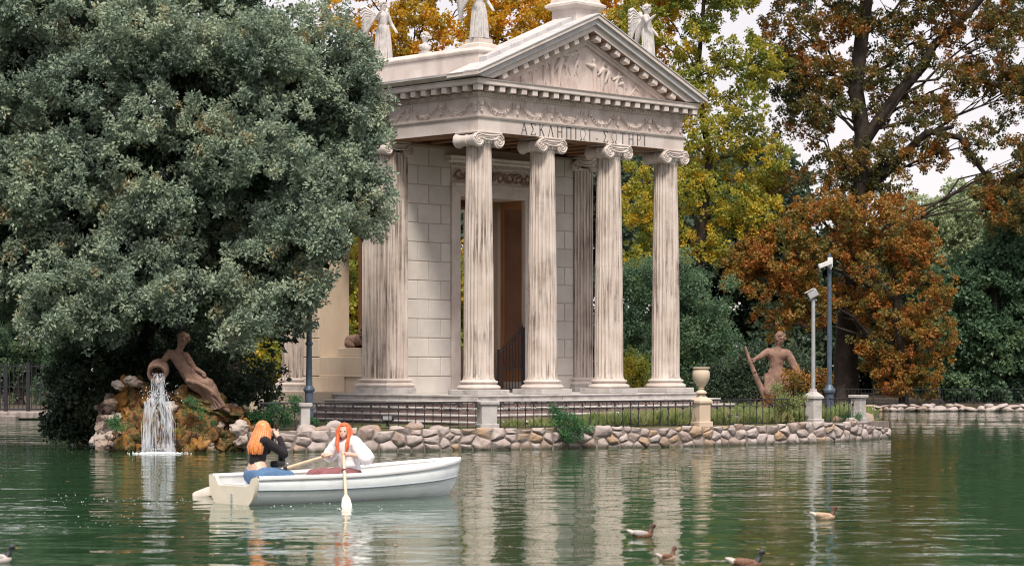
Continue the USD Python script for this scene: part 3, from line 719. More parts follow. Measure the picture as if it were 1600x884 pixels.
# --- roof
rf = sub(T, 'roof')
part(rf, 'flat_roof', cbox(-0.3, 7.1, -0.2, 7.1, 8.72, 8.95), 'roof_lead')
part(rf, 'rear_attic', cbox(0.69, 6.11, 6.4, 6.98, 8.96, 9.5, 0.01), 'marble')
for s in (-1, 1):
    for k in range(9):                                            # coping slabs climbing the gable edge
        d0, d1 = k * HALF / 9 + 0.006, (k + 1) * HALF / 9 - 0.006
        P = Polygon([(MID + s * d0, ZA - SL * d0 + 0.004), (MID + s * d1, ZA - SL * d1 + 0.004), (MID + s * d1, ZA - SL * d1 + 0.03), (MID + s * d0, ZA - SL * d0 + 0.03)])
        part(rf, 'coping_slab', prism(P.buffer(0), -0.80, -0.283, 'y'), 'roof_lead')
    for k in range(8):
        d0, d1 = k * 3.4 / 8 + 0.005, (k + 1) * 3.4 / 8 - 0.005
        P = Polygon([(MID + s * d0, ZA - SL * d0 - 0.1), (MID + s * d1, ZA - SL * d1 - 0.1), (MID + s * d1, ZA - SL * d1 + 0.13), (MID + s * d0, ZA - SL * d0 + 0.13)])
        part(rf, 'ridge_slab', prism(P.buffer(0), -0.28, 0.34, 'y'), 'roof_lead')
    for k in range(8):                                            # eave slabs outside the attic wall
        y0, y1 = -0.28 + k, min(-0.28 + k + 0.988, 7.55)
        P = Polygon([(MID + s * HALF, ZE - 0.04), (MID + s * HALF, ZE + 0.015), (MID + s * 3.3, ZE + 0.11), (MID + s * 3.3, ZE + 0.02)])
        part(rf, 'eave_slab', prism(P.buffer(0), y0, y1, 'y'), 'roof_lead')
for s in (0, 1):
    m = (lambda x0, x1: (x0, x1)) if s == 0 else (lambda x0, x1: (6.8 - x1, 6.8 - x0))
    part(rf, 'attic_wall', cbox(*m(0.0, 0.68), 0.0, 7.0, 8.86, 9.42, 0.01), 'marble')
    x0, x1 = m(0.0, 0.68)
    part(rf, 'attic_cap', ring((x0, x1, 0.0, 7.0), [(0.0, 9.421), (0.035, 9.44), (0.05, 9.47), (0.05, 9.5), (-0.05, 9.60), (-0.2, 9.63)]), 'marble', 20)
    part(rf, 'acroterion_plinth', ring((*m(0.1, 0.6), 0.1, 0.62), [(0.08, 9.56), (0.06, 9.66), (-0.02, 9.70), (-0.02, 9.80)]), 'marble')
    part(rf, 'acroterion_plinth', ring((*m(0.1, 0.6), 6.3, 6.82), [(0.08, 9.56), (0.06, 9.66), (-0.02, 9.70), (-0.02, 9.80)]), 'marble')
part(rf, 'apex_pedestal', ring((2.98, 3.82, -0.40, 0.44), [(0, 10.2), (0, 10.78), (0.05, 10.8), (0.13, 10.86), (0.13, 10.92), (0.03, 10.98), (0.0, 11.1), (-0.06, 11.3), (-0.06, 11.6)]), 'marble')

# --- inscription: each letter cut as its own piece
def stroke(x0, z0, x1, z1, w):
    return LineString([(x0, z0), (x1, z1)]).buffer(w / 2, cap_style=2)
def serif(x, z, w=0.05, t=0.014):
    return sbox(x - w / 2, z - (t if z > 0.5 else 0), x + w / 2, z + (0 if z > 0.5 else t))
def glyph(ch):
    k, n = 0.118, 0.072                                           # thick and thin strokes for a unit cap height
    S, s = [], lambda x, z: S.append(sbox(x - 0.075, z - (0.03 if z > 0.5 else 0), x + 0.075, z + (0 if z > 0.5 else 0.03)))
    st = lambda *a: S.append(stroke(*a))
    if ch in 'ΑΛ':
        st(0.05, 0, 0.35, 1, n); st(0.35, 1, 0.66, 0, k); s(0.05, 0); s(0.66, 0); w = 0.7
        if ch == 'Α': st(0.16, 0.36, 0.55, 0.36, n)
    elif ch == 'Σ':
        st(0.05, 0.975, 0.6, 0.975, n); st(0.05, 0.025, 0.62, 0.025, n); st(0.06, 0.98, 0.36, 0.5, k); st(0.36, 0.5, 0.05, 0.03, n); st(0.59, 0.98, 0.59, 0.82, n); st(0.61, 0.02, 0.61, 0.2, n); w = 0.66
    elif ch == 'Κ':
        st(0.1, 0, 0.1, 1, k); st(0.12, 0.42, 0.52, 1, n); st(0.26, 0.6, 0.6, 0, k); s(0.1, 0); s(0.1, 1); s(0.52, 1); s(0.6, 0); w = 0.66
    elif ch == 'Η':
        st(0.1, 0, 0.1, 1, k); st(0.62, 0, 0.62, 1, k); st(0.1, 0.52, 0.62, 0.52, n); [s(x, z) for x in (0.1, 0.62) for z in (0, 1)]; w = 0.72
    elif ch == 'Π':
        st(0.1, 0, 0.1, 1, k); st(0.62, 0, 0.62, 1, k); st(0.03, 0.975, 0.69, 0.975, n + 0.01); s(0.1, 0); s(0.62, 0); w = 0.72
    elif ch == 'Ι':
        st(0.1, 0, 0.1, 1, k); s(0.1, 0); s(0.1, 1); w = 0.2
    elif ch == 'Ω':
        from shapely.geometry import Point
        o = affinity.scale(Point(0.38, 0.56).buffer(0.44, 24), 0.80, 1.0).difference(affinity.scale(Point(0.38, 0.56).buffer(0.385, 24), 0.78, 1.02)).difference(sbox(0.26, -1, 0.5, 0.3))
        S.append(o); st(0.04, 0.02, 0.28, 0.02, n); st(0.48, 0.02, 0.72, 0.02, n); st(0.265, 0.02, 0.25, 0.18, n); st(0.495, 0.02, 0.51, 0.18, n); w = 0.76
    elif ch == 'Τ':
        st(0.32, 0, 0.32, 1, k); st(0.02, 0.975, 0.62, 0.975, n); s(0.32, 0); st(0.035, 0.98, 0.035, 0.86, n); st(0.605, 0.98, 0.605, 0.86, n); w = 0.64
    elif ch == 'Ρ':
        from shapely.geometry import Point
        S.append(affinity.scale(Point(0.27, 0.73).buffer(0.255, 20), 1.0, 1.0).difference(affinity.scale(Point(0.25, 0.73).buffer(0.205, 20), 1.0, 1.05)).intersection(sbox(0.1, 0, 1, 1)))
        st(0.1, 0, 0.1, 1, k); s(0.1, 0); s(0.1, 1); w = 0.54
    else:
        S.append(sbox(0.08, 0.16, 0.22, 0.29)); w = 0.3
    return unary_union(S), w
TEXT = 'ΑΣΚΛΗΠΙΩΙ·ΣΩΤΗΡΙ'
ws = [glyph(c)[1] for c in TEXT]
cap, x0, x1 = 0.285, 1.12, 5.64
gap = ((x1 - x0) / cap - sum(ws)) / (len(TEXT) - 1 + 1.2)
x = x0
for c, w in zip(TEXT, ws):
    g, _ = glyph(c)
    if c == '·': x += gap * 0.6 * cap
    g = affinity.affine_transform(g, [cap, 0, 0, cap, x, 7.503])
    part(ar, 'letter', prism(g, -0.334, -0.30, 'y'), 'ink_letter')
    x += (w + gap + (gap * 0.6 if c == '·' else 0)) * cap
# ---------------------------------------------------------------- water, island, far land
mat('lake_water', {'g': ('geometry', {}),
        'mp1': ('mapping', {'scale': (0.8, 1.0, 1.0)}), 'n1': ('noise_texture', {'scale': 2.1, 'detail': 2.5, 'roughness': 0.5, 'distortion': 0.4}),
        'mp2': ('mapping', {'scale': (1.0, 1.0, 1.0), 'location': (7.3, 1.1, 0)}), 'n2': ('noise_texture', {'scale': 0.55, 'detail': 2.0, 'distortion': 0.6}),
        'n3': ('noise_texture', {'scale': 0.09, 'detail': 2.0}), 'wind': ('map_range', {'from_min': 0.35, 'from_max': 0.65, 'to_min': 0.55, 'to_max': 1.25, 'clamp': True}),
        'a': ('math', {'math_type': 'multiply_add', 'value2': 2.4}), 'mul': ('math', {'math_type': 'multiply'}),
        'sx': ('separate_xyz', {}), 'yn': ('math', {'math_type': 'multiply_add', 'value2': 3.0}), 'y0': ('map_range', {'range_type': 'smoothstep', 'from_min': 67.5, 'from_max': 69.5}), 'y1': ('map_range', {'range_type': 'smoothstep', 'from_min': 73.0, 'from_max': 75.0, 'to_min': 1.0, 'to_max': 0.0}),
        'x0': ('map_range', {'range_type': 'smoothstep', 'from_min': 6.0, 'from_max': 9.0}), 'yy': ('math', {'math_type': 'multiply'}), 'yx': ('math', {'math_type': 'multiply'}), 'ruff': ('math', {'math_type': 'multiply_add', 'value2': 3.0, 'value3': 1.0}), 'bx': ('map_range', {'range_type': 'smoothstep', 'from_min': 2.5, 'from_max': 5.5, 'to_min': 0.0, 'to_max': 1.0}), 'by': ('map_range', {'range_type': 'smoothstep', 'from_min': 24.0, 'from_max': 33.0, 'to_min': 1.0, 'to_max': 0.0}), 'bxy': ('math', {'math_type': 'multiply'}), 'bre': ('math', {'math_type': 'multiply_add', 'value2': 0.8}), 'b2': ('mapping', {'scale': (0.28, 0.9, 1.0)}), 'n4': ('noise_texture', {'scale': 1.1, 'detail': 1.0}), 'a2': ('math', {'math_type': 'multiply_add', 'value2': 1.4}), 'mul2': ('math', {'math_type': 'multiply'}),
        'b': ('bump', {'strength': 1.0, 'distance': 0.014}),
        'p': ('principled_bsdf', {'base_color': (0.018, 0.044, 0.019), 'roughness': 0.03, 'ior': 1.33, 'specular_ior_level': 0.5})},
    [('g.position', 'mp1.vector'), ('mp1.vector', 'n1.vector'), ('g.position', 'mp2.vector'), ('mp2.vector', 'n2.vector'), ('g.position', 'n3.vector'), ('n3.fac', 'wind.value'),
     ('n2.fac', 'a.value1'), ('n1.fac', 'a.value3'), ('g.position', 'b2.vector'), ('b2.vector', 'n4.vector'), ('n4.fac', 'a2.value1'), ('a.value', 'a2.value3'), ('a2.value', 'mul.value1'), ('sx.x', 'bx.value'), ('sx.y', 'by.value'), ('bx.result', 'bxy.value1'), ('by.result', 'bxy.value2'), ('bxy.value', 'bre.value1'), ('ruff.value', 'bre.value3'), ('wind.result', 'mul.value2'), ('mul.value', 'mul2.value1'), ('g.position', 'sx.vector'), ('n2.fac', 'yn.value1'), ('sx.y', 'yn.value3'), ('yn.value', 'y0.value'), ('yn.value', 'y1.value'), ('sx.x', 'x0.value'), ('y0.result', 'yy.value1'), ('y1.result', 'yy.value2'), ('yy.value', 'yx.value1'), ('x0.result', 'yx.value2'), ('yx.value', 'ruff.value1'), ('bre.value', 'mul2.value2'), ('mul2.value', 'b.height'), ('b.normal', 'p.normal')])
def sheet(poly, z):
    m = trimesh.creation.extrude_polygon(poly, 0.3, engine='earcut')
    v = np.array(m.vertices); v[:, 2] += z - 0.3
    return trimesh.Trimesh(v, m.faces, process=False)
tag(part(None, 'water', trimesh.Trimesh([[-300, -60, 0], [300, -60, 0], [300, 430, 0], [-300, 430, 0]], [[0, 1, 2], [0, 2, 3]], process=False), 'lake_water'), 'dark green rippled lake water around the island', 'water', None, 'structure')

SHORE = [wat(*p)[:2] for p in ((75, 694), (150, 701), (230, 706), (390, 707), (480, 706), (590, 705), (700, 703.5), (800, 702.2), (900, 700.6), (1000, 699), (1100, 697), (1200, 694), (1290, 691), (1350, 688), (1394, 684.5))]
BACK = [(10.1, 60.5), (9.9, 70), (7, 80), (-6, 84), (-10.5, 72), (-11.6, 58)]
ISL = Polygon([(p[0], p[1] + 1.3) for p in SHORE[:4]] + [tuple(p) for p in SHORE[4:]] + BACK)
tag(part(None, 'island_ground', sheet(ISL.buffer(-0.35), 0.46), 'grass_ground'), None, None, None, 'structure')
LAND = Polygon([(-300, 79), (-14.5, 79), (-12.0, 84), (-8, 92.5), (70, 91.5), (300, 90), (300, 425), (-300, 425)])
tag(part(None, 'far_bank_ground', sheet(LAND, 0.24), 'soil'), None, None, None, 'structure')

def along(pts, step):
    p = np.array(pts, float)
    d = np.r_[0, np.cumsum(np.linalg.norm(np.diff(p, axis=0), axis=1))]
    s = np.arange(0, d[-1], step)
    return np.stack([np.interp(s, d, p[:, k]) for k in range(p.shape[1])], 1), d[-1]
def path_at(pts, px):
    """The point of a plan path that the camera sees at photo column px, and the path's direction there."""
    q, _ = along(pts, 0.02)
    c = 800 + F * q[:, 0] / q[:, 1]
    i = int(np.argmin(abs(c - px)))
    j0, j1 = max(0, i - 12), min(len(q) - 1, i + 12)
    d = q[j1] - q[j0]
    return q[i], d / np.linalg.norm(d), i

# retaining wall: rough stones in mortar, three uneven courses
rng = np.random.default_rng(11)
WALL = SHORE[3:]
wl = thing('rubble_wall', 'low wall of rough pinkish stones along the front edge of the island', 'wall')
core = MB()
inner = [np.array(p) for p in WALL]
for p, q in zip(inner[:-1], inner[1:]):
    d = (q - p) / np.linalg.norm(q - p); n = np.array([-d[1], d[0]])
    c = [p + n * 0.085, q + n * 0.085, q + n * 0.75, p + n * 0.75]
    core.tm(prism(Polygon([tuple(x) for x in c]), -0.5, 0.44))
part(wl, 'mortar_core', core, 'mortar')
from scipy.spatial import Voronoi
q, L = along(WALL, 0.02)
def on_wall(sv, z, out):
    """A point of the wall face: sv along it, z up, out towards the water."""
    i = np.clip(np.asarray(sv) / 0.02, 0, len(q) - 1.001)
    i0 = i.astype(int); f = (i - i0)[:, None]
    p = q[i0] * (1 - f) + q[i0 + 1] * f
    lo, hi = np.clip(i0 - 20, 0, len(q) - 1), np.clip(i0 + 20, 0, len(q) - 1)
    d = q[hi] - q[lo]; d /= np.linalg.norm(d, axis=1, keepdims=True)
    n = np.stack([d[:, 1], -d[:, 0]], 1)
    p = p + n * (np.asarray(out) - 0.16)[:, None]
    return np.c_[p, z]
cells, sv = [], 0.0
while sv < L:                                                     # staggered seeds, relaxed unevenly: big and small stones mixed
    w = rng.uniform(0.17, 0.52)
    nz = 2 if rng.random() < 0.28 else 3 if rng.random() < 0.75 else 4
    for k in range(nz):
        cells.append((sv + w / 2 + rng.uniform(-.1, .1), -0.06 + (k + 0.5 + rng.uniform(-.18, .18)) * 0.62 / nz))
    sv += w
cells = np.array(cells)
ext = np.vstack([cells, cells * [1, -1] + [0, -0.2], cells * [1, -1] + [0, 1.16], [(-1, .2), (L + 1, .2), (-1, -.3), (L + 1, .9)]])
vor = Voronoi(ext * [1, 1.25])
for k, c in enumerate(cells):
    reg = vor.regions[vor.point_region[k]]
    if -1 in reg or len(reg) < 3: continue
    pts = vor.vertices[reg] / [1, 1.25]
    top_ = 0.47 + 0.13 * (meshkit.noise(np.array([c[0] * 2.1, 3.3, 0.0]), 2) - 0.4)
    right = np.interp(c[0], [L - 2.2, L - 0.2], [0.0, 0.2])
    g = Polygon(pts).intersection(sbox(0, -0.12, L, top_ - right)).buffer(-0.034).buffer(0.022, 2)
    if g.is_empty or g.geom_type != 'Polygon' or g.area < 0.006: continue
    g = g.segmentize(0.06)
    r0 = np.array(g.exterior.coords)[:-1]
    r0 = r0 + 0.055 * np.c_[meshkit.fbm(np.c_[r0 * 6, 0 * r0[:, 0]], 3, 7) - .5, meshkit.fbm(np.c_[r0 * 6, 0 * r0[:, 0] + 9], 3, 8) - .5]
    if not g.exterior.is_ccw: r0 = r0[::-1]
    cen = r0.mean(0) + rng.normal(0, .02, 2); depth = min(0.15, 0.34 * math.sqrt(g.area)) * rng.uniform(0.6, 1.35)
    tilt = rng.normal(0, 0.35, 2)
    rings = []
    for sc, dp in ((0.97, -0.3), (1.0, 0.0), (0.93, 0.45), (0.72, 0.8), (0.40, 0.95)):
        e = cen + (r0 - cen) * sc
        nz_ = meshkit.fbm(np.c_[e * 5.5, np.full(len(e), k * 1.7)], 4, 4) - 0.5
        rings.append(on_wall(e[:, 0], e[:, 1], depth * dp * (1 + 1.5 * nz_) + (e - cen) @ tilt * max(dp, 0) * 0.5 + 0.06))
    m_ = len(r0)
    v = np.vstack(rings + [on_wall(cen[:1], cen[1:], np.array([depth * rng.uniform(.85, 1.1) + 0.06]))])
    f = [(i * m_ + j, i * m_ + (j + 1) % m_, (i + 1) * m_ + (j + 1) % m_, (i + 1) * m_ + j) for i in range(4) for j in range(m_)]
    mb = MB(); mb.add(v, f); mb.add(v[4 * m_:], [(j, (j + 1) % m_, m_) for j in range(m_)])
    mm = trimesh.Trimesh(np.vstack([v]), np.vstack([mb.f[0], mb.f[1] - mb.n + len(v[4 * m_:]) + 4 * m_]), process=False)
    part(wl, 'stone', mm, 'rubble_stone', 48)
for k in range(26):                                               # loose boulders where the wall runs out to the right and at the rail's foot
    px = rng.uniform(1340, 1392) if k < 16 else rng.uniform(455, 720)
    p, d, i = path_at(WALL, px); n = np.array([-d[1], d[0]])
    c = p + n * rng.uniform(0.3, 0.9)
    part(wl, 'stone', move(rock(rng, rng.uniform(0.3, 0.6) * np.array([1.1, 0.9, 0.6]), 2), (c[0], c[1], 0.45 + rng.uniform(-0.05, 0.06)), rng.uniform(0, 6)), 'rubble_stone', 50)

# ---------------------------------------------------------------- posts, urn, railings
RAIL = [p + np.array([0.0, 0.55]) for p in SHORE[2:-1]] + [np.array([11.6, 61.0])]
def post(px, label, wdt=0.36, ztop=1.06, cap='flat', z0=0.3, mtl='plinth_stone'):
    p, d, _ = path_at(RAIL, px)
    t = thing('stone_post', label, 'post', (p[0], p[1], 0), math.degrees(math.atan2(d[1], d[0])), 'stone posts of the island railing')
    h = wdt / 2
    part(t, 'shaft', cbox(-h, h, -h, h, z0, ztop - 0.08, 0.012), mtl)
    part(t, 'base', cbox(-h - 0.04, h + 0.04, -h - 0.04, h + 0.04, z0, 0.56, 0.012), mtl)
    if cap == 'flat':
        part(t, 'cap', ring((-h, h, -h, h), [(0.0, ztop - 0.081), (0.04, ztop - 0.06), (0.045, ztop - 0.005), (0.03, ztop + 0.005)]), mtl)
    else:
        part(t, 'cap', ring((-h, h, -h, h), [(0.0, ztop - 0.081), (0.03, ztop - 0.07), (0.03, ztop - 0.02), (-0.02, ztop + 0.03), (-h * 0.55, ztop + 0.09), (-h * 0.62, ztop + 0.16)]), mtl)
    return p, ztop
post(476, 'small pale post half hidden by ivy beside the blue lamp pole', 0.2, 1.04)
post(761, 'wide grey flat-topped post in front of the temple steps', 0.36, 1.06, mtl='plinth_stone')
pu, zu = post(1096, 'cream post that carries the stone urn', 0.32, 1.06, 'taper', mtl='peach_plaster')
pf, zf = post(1271, 'pale post with a pointed cap under the grey floodlight pole', 0.30, 1.13, 'taper')
post(1341, 'grey end post where the railing turns back', 0.28, 1.12, mtl='plinth_stone')
ur = thing('stone_urn', 'cream stone urn with a broad lip on the railing post', 'urn', (pu[0], pu[1], zu + 0.16))
part(ur, 'bowl', lathe([(0.07, 0.10), (0.075, 0.115), (0.06, 0.13), (0.10, 0.17), (0.155, 0.25), (0.195, 0.34), (0.205, 0.42), (0.195, 0.49), (0.17, 0.535), (0.16, 0.55), (0.185, 0.56), (0.20, 0.575), (0.20, 0.595), (0.17, 0.60), (0.15, 0.57), (0.01, 0.5)], 36), 'peach_plaster', 40)
part(ur, 'foot', lathe([(0.13, -0.01), (0.13, 0.02), (0.10, 0.045), (0.06, 0.07), (0.055, 0.095), (0.07, 0.105), (0.01, 0.106)], 28), 'peach_plaster', 40)

def railing(px0, px1, label, a0=0.16, a1=0.16):
    _, _, i0 = path_at(RAIL, px0); _, _, i1 = path_at(RAIL, px1)
    q, _ = along(RAIL, 0.02)
    seg = q[i0:i1 + 1]
    seg = seg[int(a0 / 0.02): len(seg) - int(a1 / 0.02)]
    t = thing('iron_railing', label, 'railing', (seg[0][0], seg[0][1], 0), 0, 'low iron railings round the island')
    seg = seg - seg[0]
    zt, zb = 1.05, 0.46
    thin = seg[::20] if len(seg) > 25 else seg[[0, -1]]
    thin = np.vstack([thin, seg[-1:]])
    b = MB(); b.tube(np.c_[thin, np.full(len(thin), zt)], 0.014, 6); part(t, 'top_rail', b, 'iron')
    b = MB(); b.tube(np.c_[thin, np.full(len(thin), zb + 0.03)], 0.010, 5); part(t, 'bottom_rail', b, 'iron')
    n = max(3, int(round(len(seg) * 0.02 / 0.205)))
    for k in range(n):
        j = int((k + 0.5) / n * len(seg)); j = min(j, len(seg) - 1)
        p = seg[j]; d = seg[min(j + 6, len(seg) - 1)] - seg[max(j - 6, 0)]; d = np.append(d / np.linalg.norm(d), 0)
        P = np.array([p[0], p[1], 0])
        b = MB(); b.tube([P + UP * zb, P + UP * (zt - 0.01)], 0.0105, 5)
        if k % 2:
            e = trimesh.creation.icosphere(1, 0.026); e.apply_scale((1, 1, 1.5)); e.apply_translation(P + UP * 0.88); b.tm(e)
        part(t, 'bar', b, 'iron')
        if k % 2 == 0:
            b = MB()
            for s in (-1, 1):
                pts = [P + UP * (zt - 0.06) + s * d * (0.008 + 0.05 * (1 - math.cos(a)) / 1.2) + UP * (0.045 * math.sin(a)) for a in np.linspace(-0.9, 3.6, 12)]
                b.tube(pts, 0.008, 4)
                b.tube([P + UP * (zt - 0.10) + s * d * 0.01, P + UP * (zt - 0.15) + s * d * 0.08, P + UP * (0.905) + s * d * 0.19], 0.007, 4)
            part(t, 'scroll', b, 'iron')
    return t
railing(404, 476, 'short iron railing left of the blue lamp pole, overgrown with ivy', 0.0, 0.12)
railing(476, 761, 'iron railing before the dark temple steps, left of the wide grey post')
railing(761, 1096, 'iron railing with scrolls between the wide grey post and the urn', 0.22, 0.2)
railing(1096, 1271, 'iron railing between the urn and the grey floodlight pole', 0.2, 0.2)
railing(1271, 1341, 'short iron railing right of the floodlight pole, running to the end post', 0.2, 0.16)

# small floodlight on the ground before the steps
p0 = at(606, 50.9, zat(652, 50.9))
fl = thing('ground_floodlight', 'small dark floodlight lying on the wall before the steps', 'floodlight', p0, -12)
part(fl, 'housing', cbox(-0.13, 0.13, -0.09, 0.09, -0.08, 0.05, 0.03), 'iron')
part(fl, 'lens', cbox(-0.09, 0.11, -0.097, -0.088, -0.055, 0.03, 0.003), 'grey_steel')
part(fl, 'bracket', cbox(-0.03, 0.03, -0.03, 0.03, -0.2, -0.081), 'iron')

f2 = at(1147, 54.6, 0.62)
copy_of(fl, 'grey floodlight in the grass behind the railing right of the urn', tuple(f2), 20, scale=1.4)

# ---------------------------------------------------------------- lamp and camera poles
Yl = 50.6
lp = thing('lamp_post', 'blue iron lamp pole rising into the evergreen oak beside the temple', 'lamp post', (X(483, Yl), Yl, 0))
part(lp, 'base', lathe([(0.13, 0.4), (0.13, 0.5), (0.098, 0.54), (0.092, 1.28), (0.125, 1.30), (0.13, 1.34), (0.10, 1.38), (0.075, 1.42), (0.01, 1.43)], 18), 'lamp_blue_iron', 40)
part(lp, 'pole', lathe([(0.072, 1.42), (0.062, 2.2), (0.055, 3.8), (0.05, 4.6), (0.01, 4.6)], 14), 'lamp_blue_iron', 40)
part(lp, 'collar', lathe([(0.06, 2.3), (0.085, 2.32), (0.085, 2.36), (0.06, 2.38)], 14), 'lamp_blue_iron', 40)
part(lp, 'lantern', lathe([(0.05, 4.6), (0.09, 4.65), (0.17, 5.0), (0.19, 5.02), (0.06, 5.2), (0.02, 5.3), (0.01, 5.3)], 8), 'lamp_blue_iron')
zt = zat(470, pf[1])
fp = thing('floodlight_pole', 'straight grey steel pole with a floodlight, standing on a stone post', 'pole', (pf[0], pf[1], 0))
part(fp, 'pole', lathe([(0.048, zf + 0.10), (0.044, zt), (0.01, zt)], 12), 'grey_steel', 40)
part(fp, 'bracket', cbox(-0.09, 0.09, -0.02, 0.02, zt + 0.002, zt + 0.05), 'grey_steel')
m = cbox(-0.13, 0.12, -0.10, 0.10, -0.10, 0.10, 0.02); m.apply_transform(trimesh.transformations.rotation_matrix(-0.5, [0, 1, 0])); m.apply_translation((-0.02, 0, zt + 0.17))
part(fp, 'floodlight', m, 'grey_steel')
m = cbox(-0.142, -0.128, -0.085, 0.085, -0.08, 0.08, 0.003); m.apply_transform(trimesh.transformations.rotation_matrix(-0.5, [0, 1, 0])); m.apply_translation((-0.02, 0, zt + 0.17))
part(fp, 'lens', m, 'dark_glass')
m = cbox(-0.16, 0.08, -0.12, 0.12, 0.098, 0.112, 0.003); m.apply_transform(trimesh.transformations.rotation_matrix(-0.5, [0, 1, 0])); m.apply_translation((-0.02, 0, zt + 0.17))
part(fp, 'visor', m, 'camera_white')
Yc = 59.5
zt = zat(412, Yc)
cp = thing('camera_pole', 'dark blue iron pole with a white surveillance camera near its top', 'pole', (X(1296, Yc), Yc, 0))
part(cp, 'base', lathe([(0.15, 0.4), (0.15, 0.5), (0.115, 0.55), (0.105, 1.12), (0.15, 1.16), (0.155, 1.22), (0.11, 1.28), (0.07, 1.36), (0.01, 1.36)], 16), 'lamp_blue_iron', 40)
part(cp, 'pole', lathe([(0.066, 1.36), (0.05, zt - 0.2), (0.045, zt + 0.25), (0.01, zt + 0.26)], 12), 'lamp_blue_iron', 40)
part(cp, 'bracket', trimesh.Trimesh(*tube([(0, -0.03, zt - 0.12), (0.02, -0.13, zt - 0.13), (0.0, -0.16, zt - 0.02), (-0.1, -0.1, zt)], 0.022, 6), process=False), 'camera_white')
m = cbox(-0.30, 0.06, -0.07, 0.07, -0.06, 0.06, 0.015); m.apply_transform(trimesh.transformations.rotation_matrix(-0.35, [0, 1, 0])); m.apply_translation((-0.02, -0.15, zt + 0.02))
part(cp, 'camera', m, 'camera_white')
part(cp, 'mount_box', cbox(-0.06, 0.07, -0.13, -0.055, zt - 0.1, zt + 0.16, 0.01), 'camera_white')

# ---------------------------------------------------------------- statues
def face_balls(J, fwd):
    """Nose, brows, mouth, chin and ears to be fused with a head."""
    h, r = J['head']; fwd = np.asarray(fwd, float); fwd = fwd / np.linalg.norm(fwd); side = np.cross(fwd, UP)
    return [sph(h + (side * dx + UP * dz + fwd * d) * r, rr * r) for dx, dz, d, rr in ((0, -0.05, 1.02, 0.24), (-0.36, 0.2, 0.9, 0.2), (0.36, 0.2, 0.9, 0.2), (0, -0.5, 0.9, 0.24), (0, -0.85, 0.62, 0.32), (-0.9, -0.1, 0.0, 0.2), (0.9, -0.1, 0.0, 0.2))]
def figure(name, label, px_joints, Y, bones, mtl, fwd, refine=0.035, group=None):
    J = {k: (np.array([X(p[0], Y + p[2]), Y + p[2], zat(p[1], Y + p[2])]), p[3]) for k, p in px_joints.items()}
    t = thing(name, label, 'statue', (J['hip'][0][0], J['hip'][0][1], 0), 0, group)
    o = np.array([J['hip'][0][0], J['hip'][0][1], 0])
    J = {k: (v[0] - o, v[1]) for k, v in J.items()}
    part(t, 'body', deform(skin(bones, J, refine, 4, face_balls(J, fwd)), 0.016, 11), mtl, True)
    return t, J
def face(t, J, fwd, mtl, hair_mtl, r, long=False):
    """Brow, nose, mouth, ears and hair on a statue's head."""
    h = J['head'][0]; fwd = np.asarray(fwd, float); fwd = fwd / np.linalg.norm(fwd)
    rg = np.random.default_rng(3); b = MB()
    for k in range(90):
        d = rg.normal(size=3); d /= np.linalg.norm(d)
        if d @ fwd > 0.35 and d[2] < 0.55: continue
        if d[2] < (-0.9 if long else -0.35): continue
        b.tm(trimesh.creation.icosphere(1, r * rg.uniform(0.28, 0.45)), trimesh.transformations.translation_matrix(h + UP * r * 0.18 + d * r * 1.05 - (UP * r * 0.8 if long and d @ fwd < 0 else 0)))
    part(t, 'hair', b, hair_mtl, 60)
def folds(t, lines, r, mtl, name='drapery'):
    b = MB()
    for l in lines:
        b.tube(l, np.full(len(l), r) if np.ndim(r) == 0 else r, 6)
    part(t, name, b, mtl, 60)

# water nymph leaning on her jar
Yn = 49.9
PJ = {'head': (286, 531, 0, .115), 'crown': (287, 527, 0.02, .11), 'neck': (281, 545, 0.03, .062), 'chest': (277, 558, 0, .15), 'shl': (265, 552, -.05, .085), 'shr': (291, 556, .1, .085), 'waist': (288, 577, 0, .13), 'hip': (301, 592, 0.02, .175), 'hip2': (312, 594, .1, .15),
      'knee': (327, 599, -.12, .11), 'knee2': (321, 610, .1, .10), 'ank': (344, 634, -.1, .062), 'ank2': (340, 636, .08, .06), 'toe': (357, 641, -.16, .04), 'toe2': (352, 643, .02, .04),
      'elb': (254, 565, -.12, .06), 'wri': (244, 573, -.1, .043), 'palm': (240, 575, -.1, .045), 'elb2': (303, 574, .06, .058), 'wri2': (313, 580, -.12, .042), 'palm2': (318, 583, -.16, .042)}
for i, (dx, dy) in enumerate(((-4, 1.5), (-4.4, 3), (-3.6, 4.4), (-2, 5.4), (1.5, 4))):
    PJ[f'f{i}'] = (240 + dx, 575 + dy, -.14, .014); PJ[f'g{i}'] = (318 - dx * 0.9, 583 + dy, -.2, .014)
BN = [('head', 'crown'), ('head', 'neck'), ('neck', 'chest'), ('shl', 'chest'), ('shr', 'chest'), ('shl', 'shr', 'chest'), ('chest', 'waist'), ('waist', 'hip', 'hip2'), ('hip', 'knee'), ('hip2', 'knee2'), ('knee', 'ank'), ('knee2', 'ank2'), ('ank', 'toe'), ('ank2', 'toe2'),
      ('shl', 'elb'), ('elb', 'wri'), ('wri', 'palm'), ('shr', 'elb2'), ('elb2', 'wri2'), ('wri2', 'palm2')] + [('palm', f'f{i}') for i in range(5)] + [('palm2', f'g{i}') for i in range(5)]
ny, J = figure('fountain_statue', 'pinkish stone nymph reclining on the fountain rocks with one arm on a jar', PJ, Yn, BN, 'statue_terracotta', (-0.25, -1, -0.15), 0.025)
face(ny, J, (-0.25, -1, -0.15), 'statue_terracotta', 'statue_terracotta', 0.115)
ln = []
rng = np.random.default_rng(2)
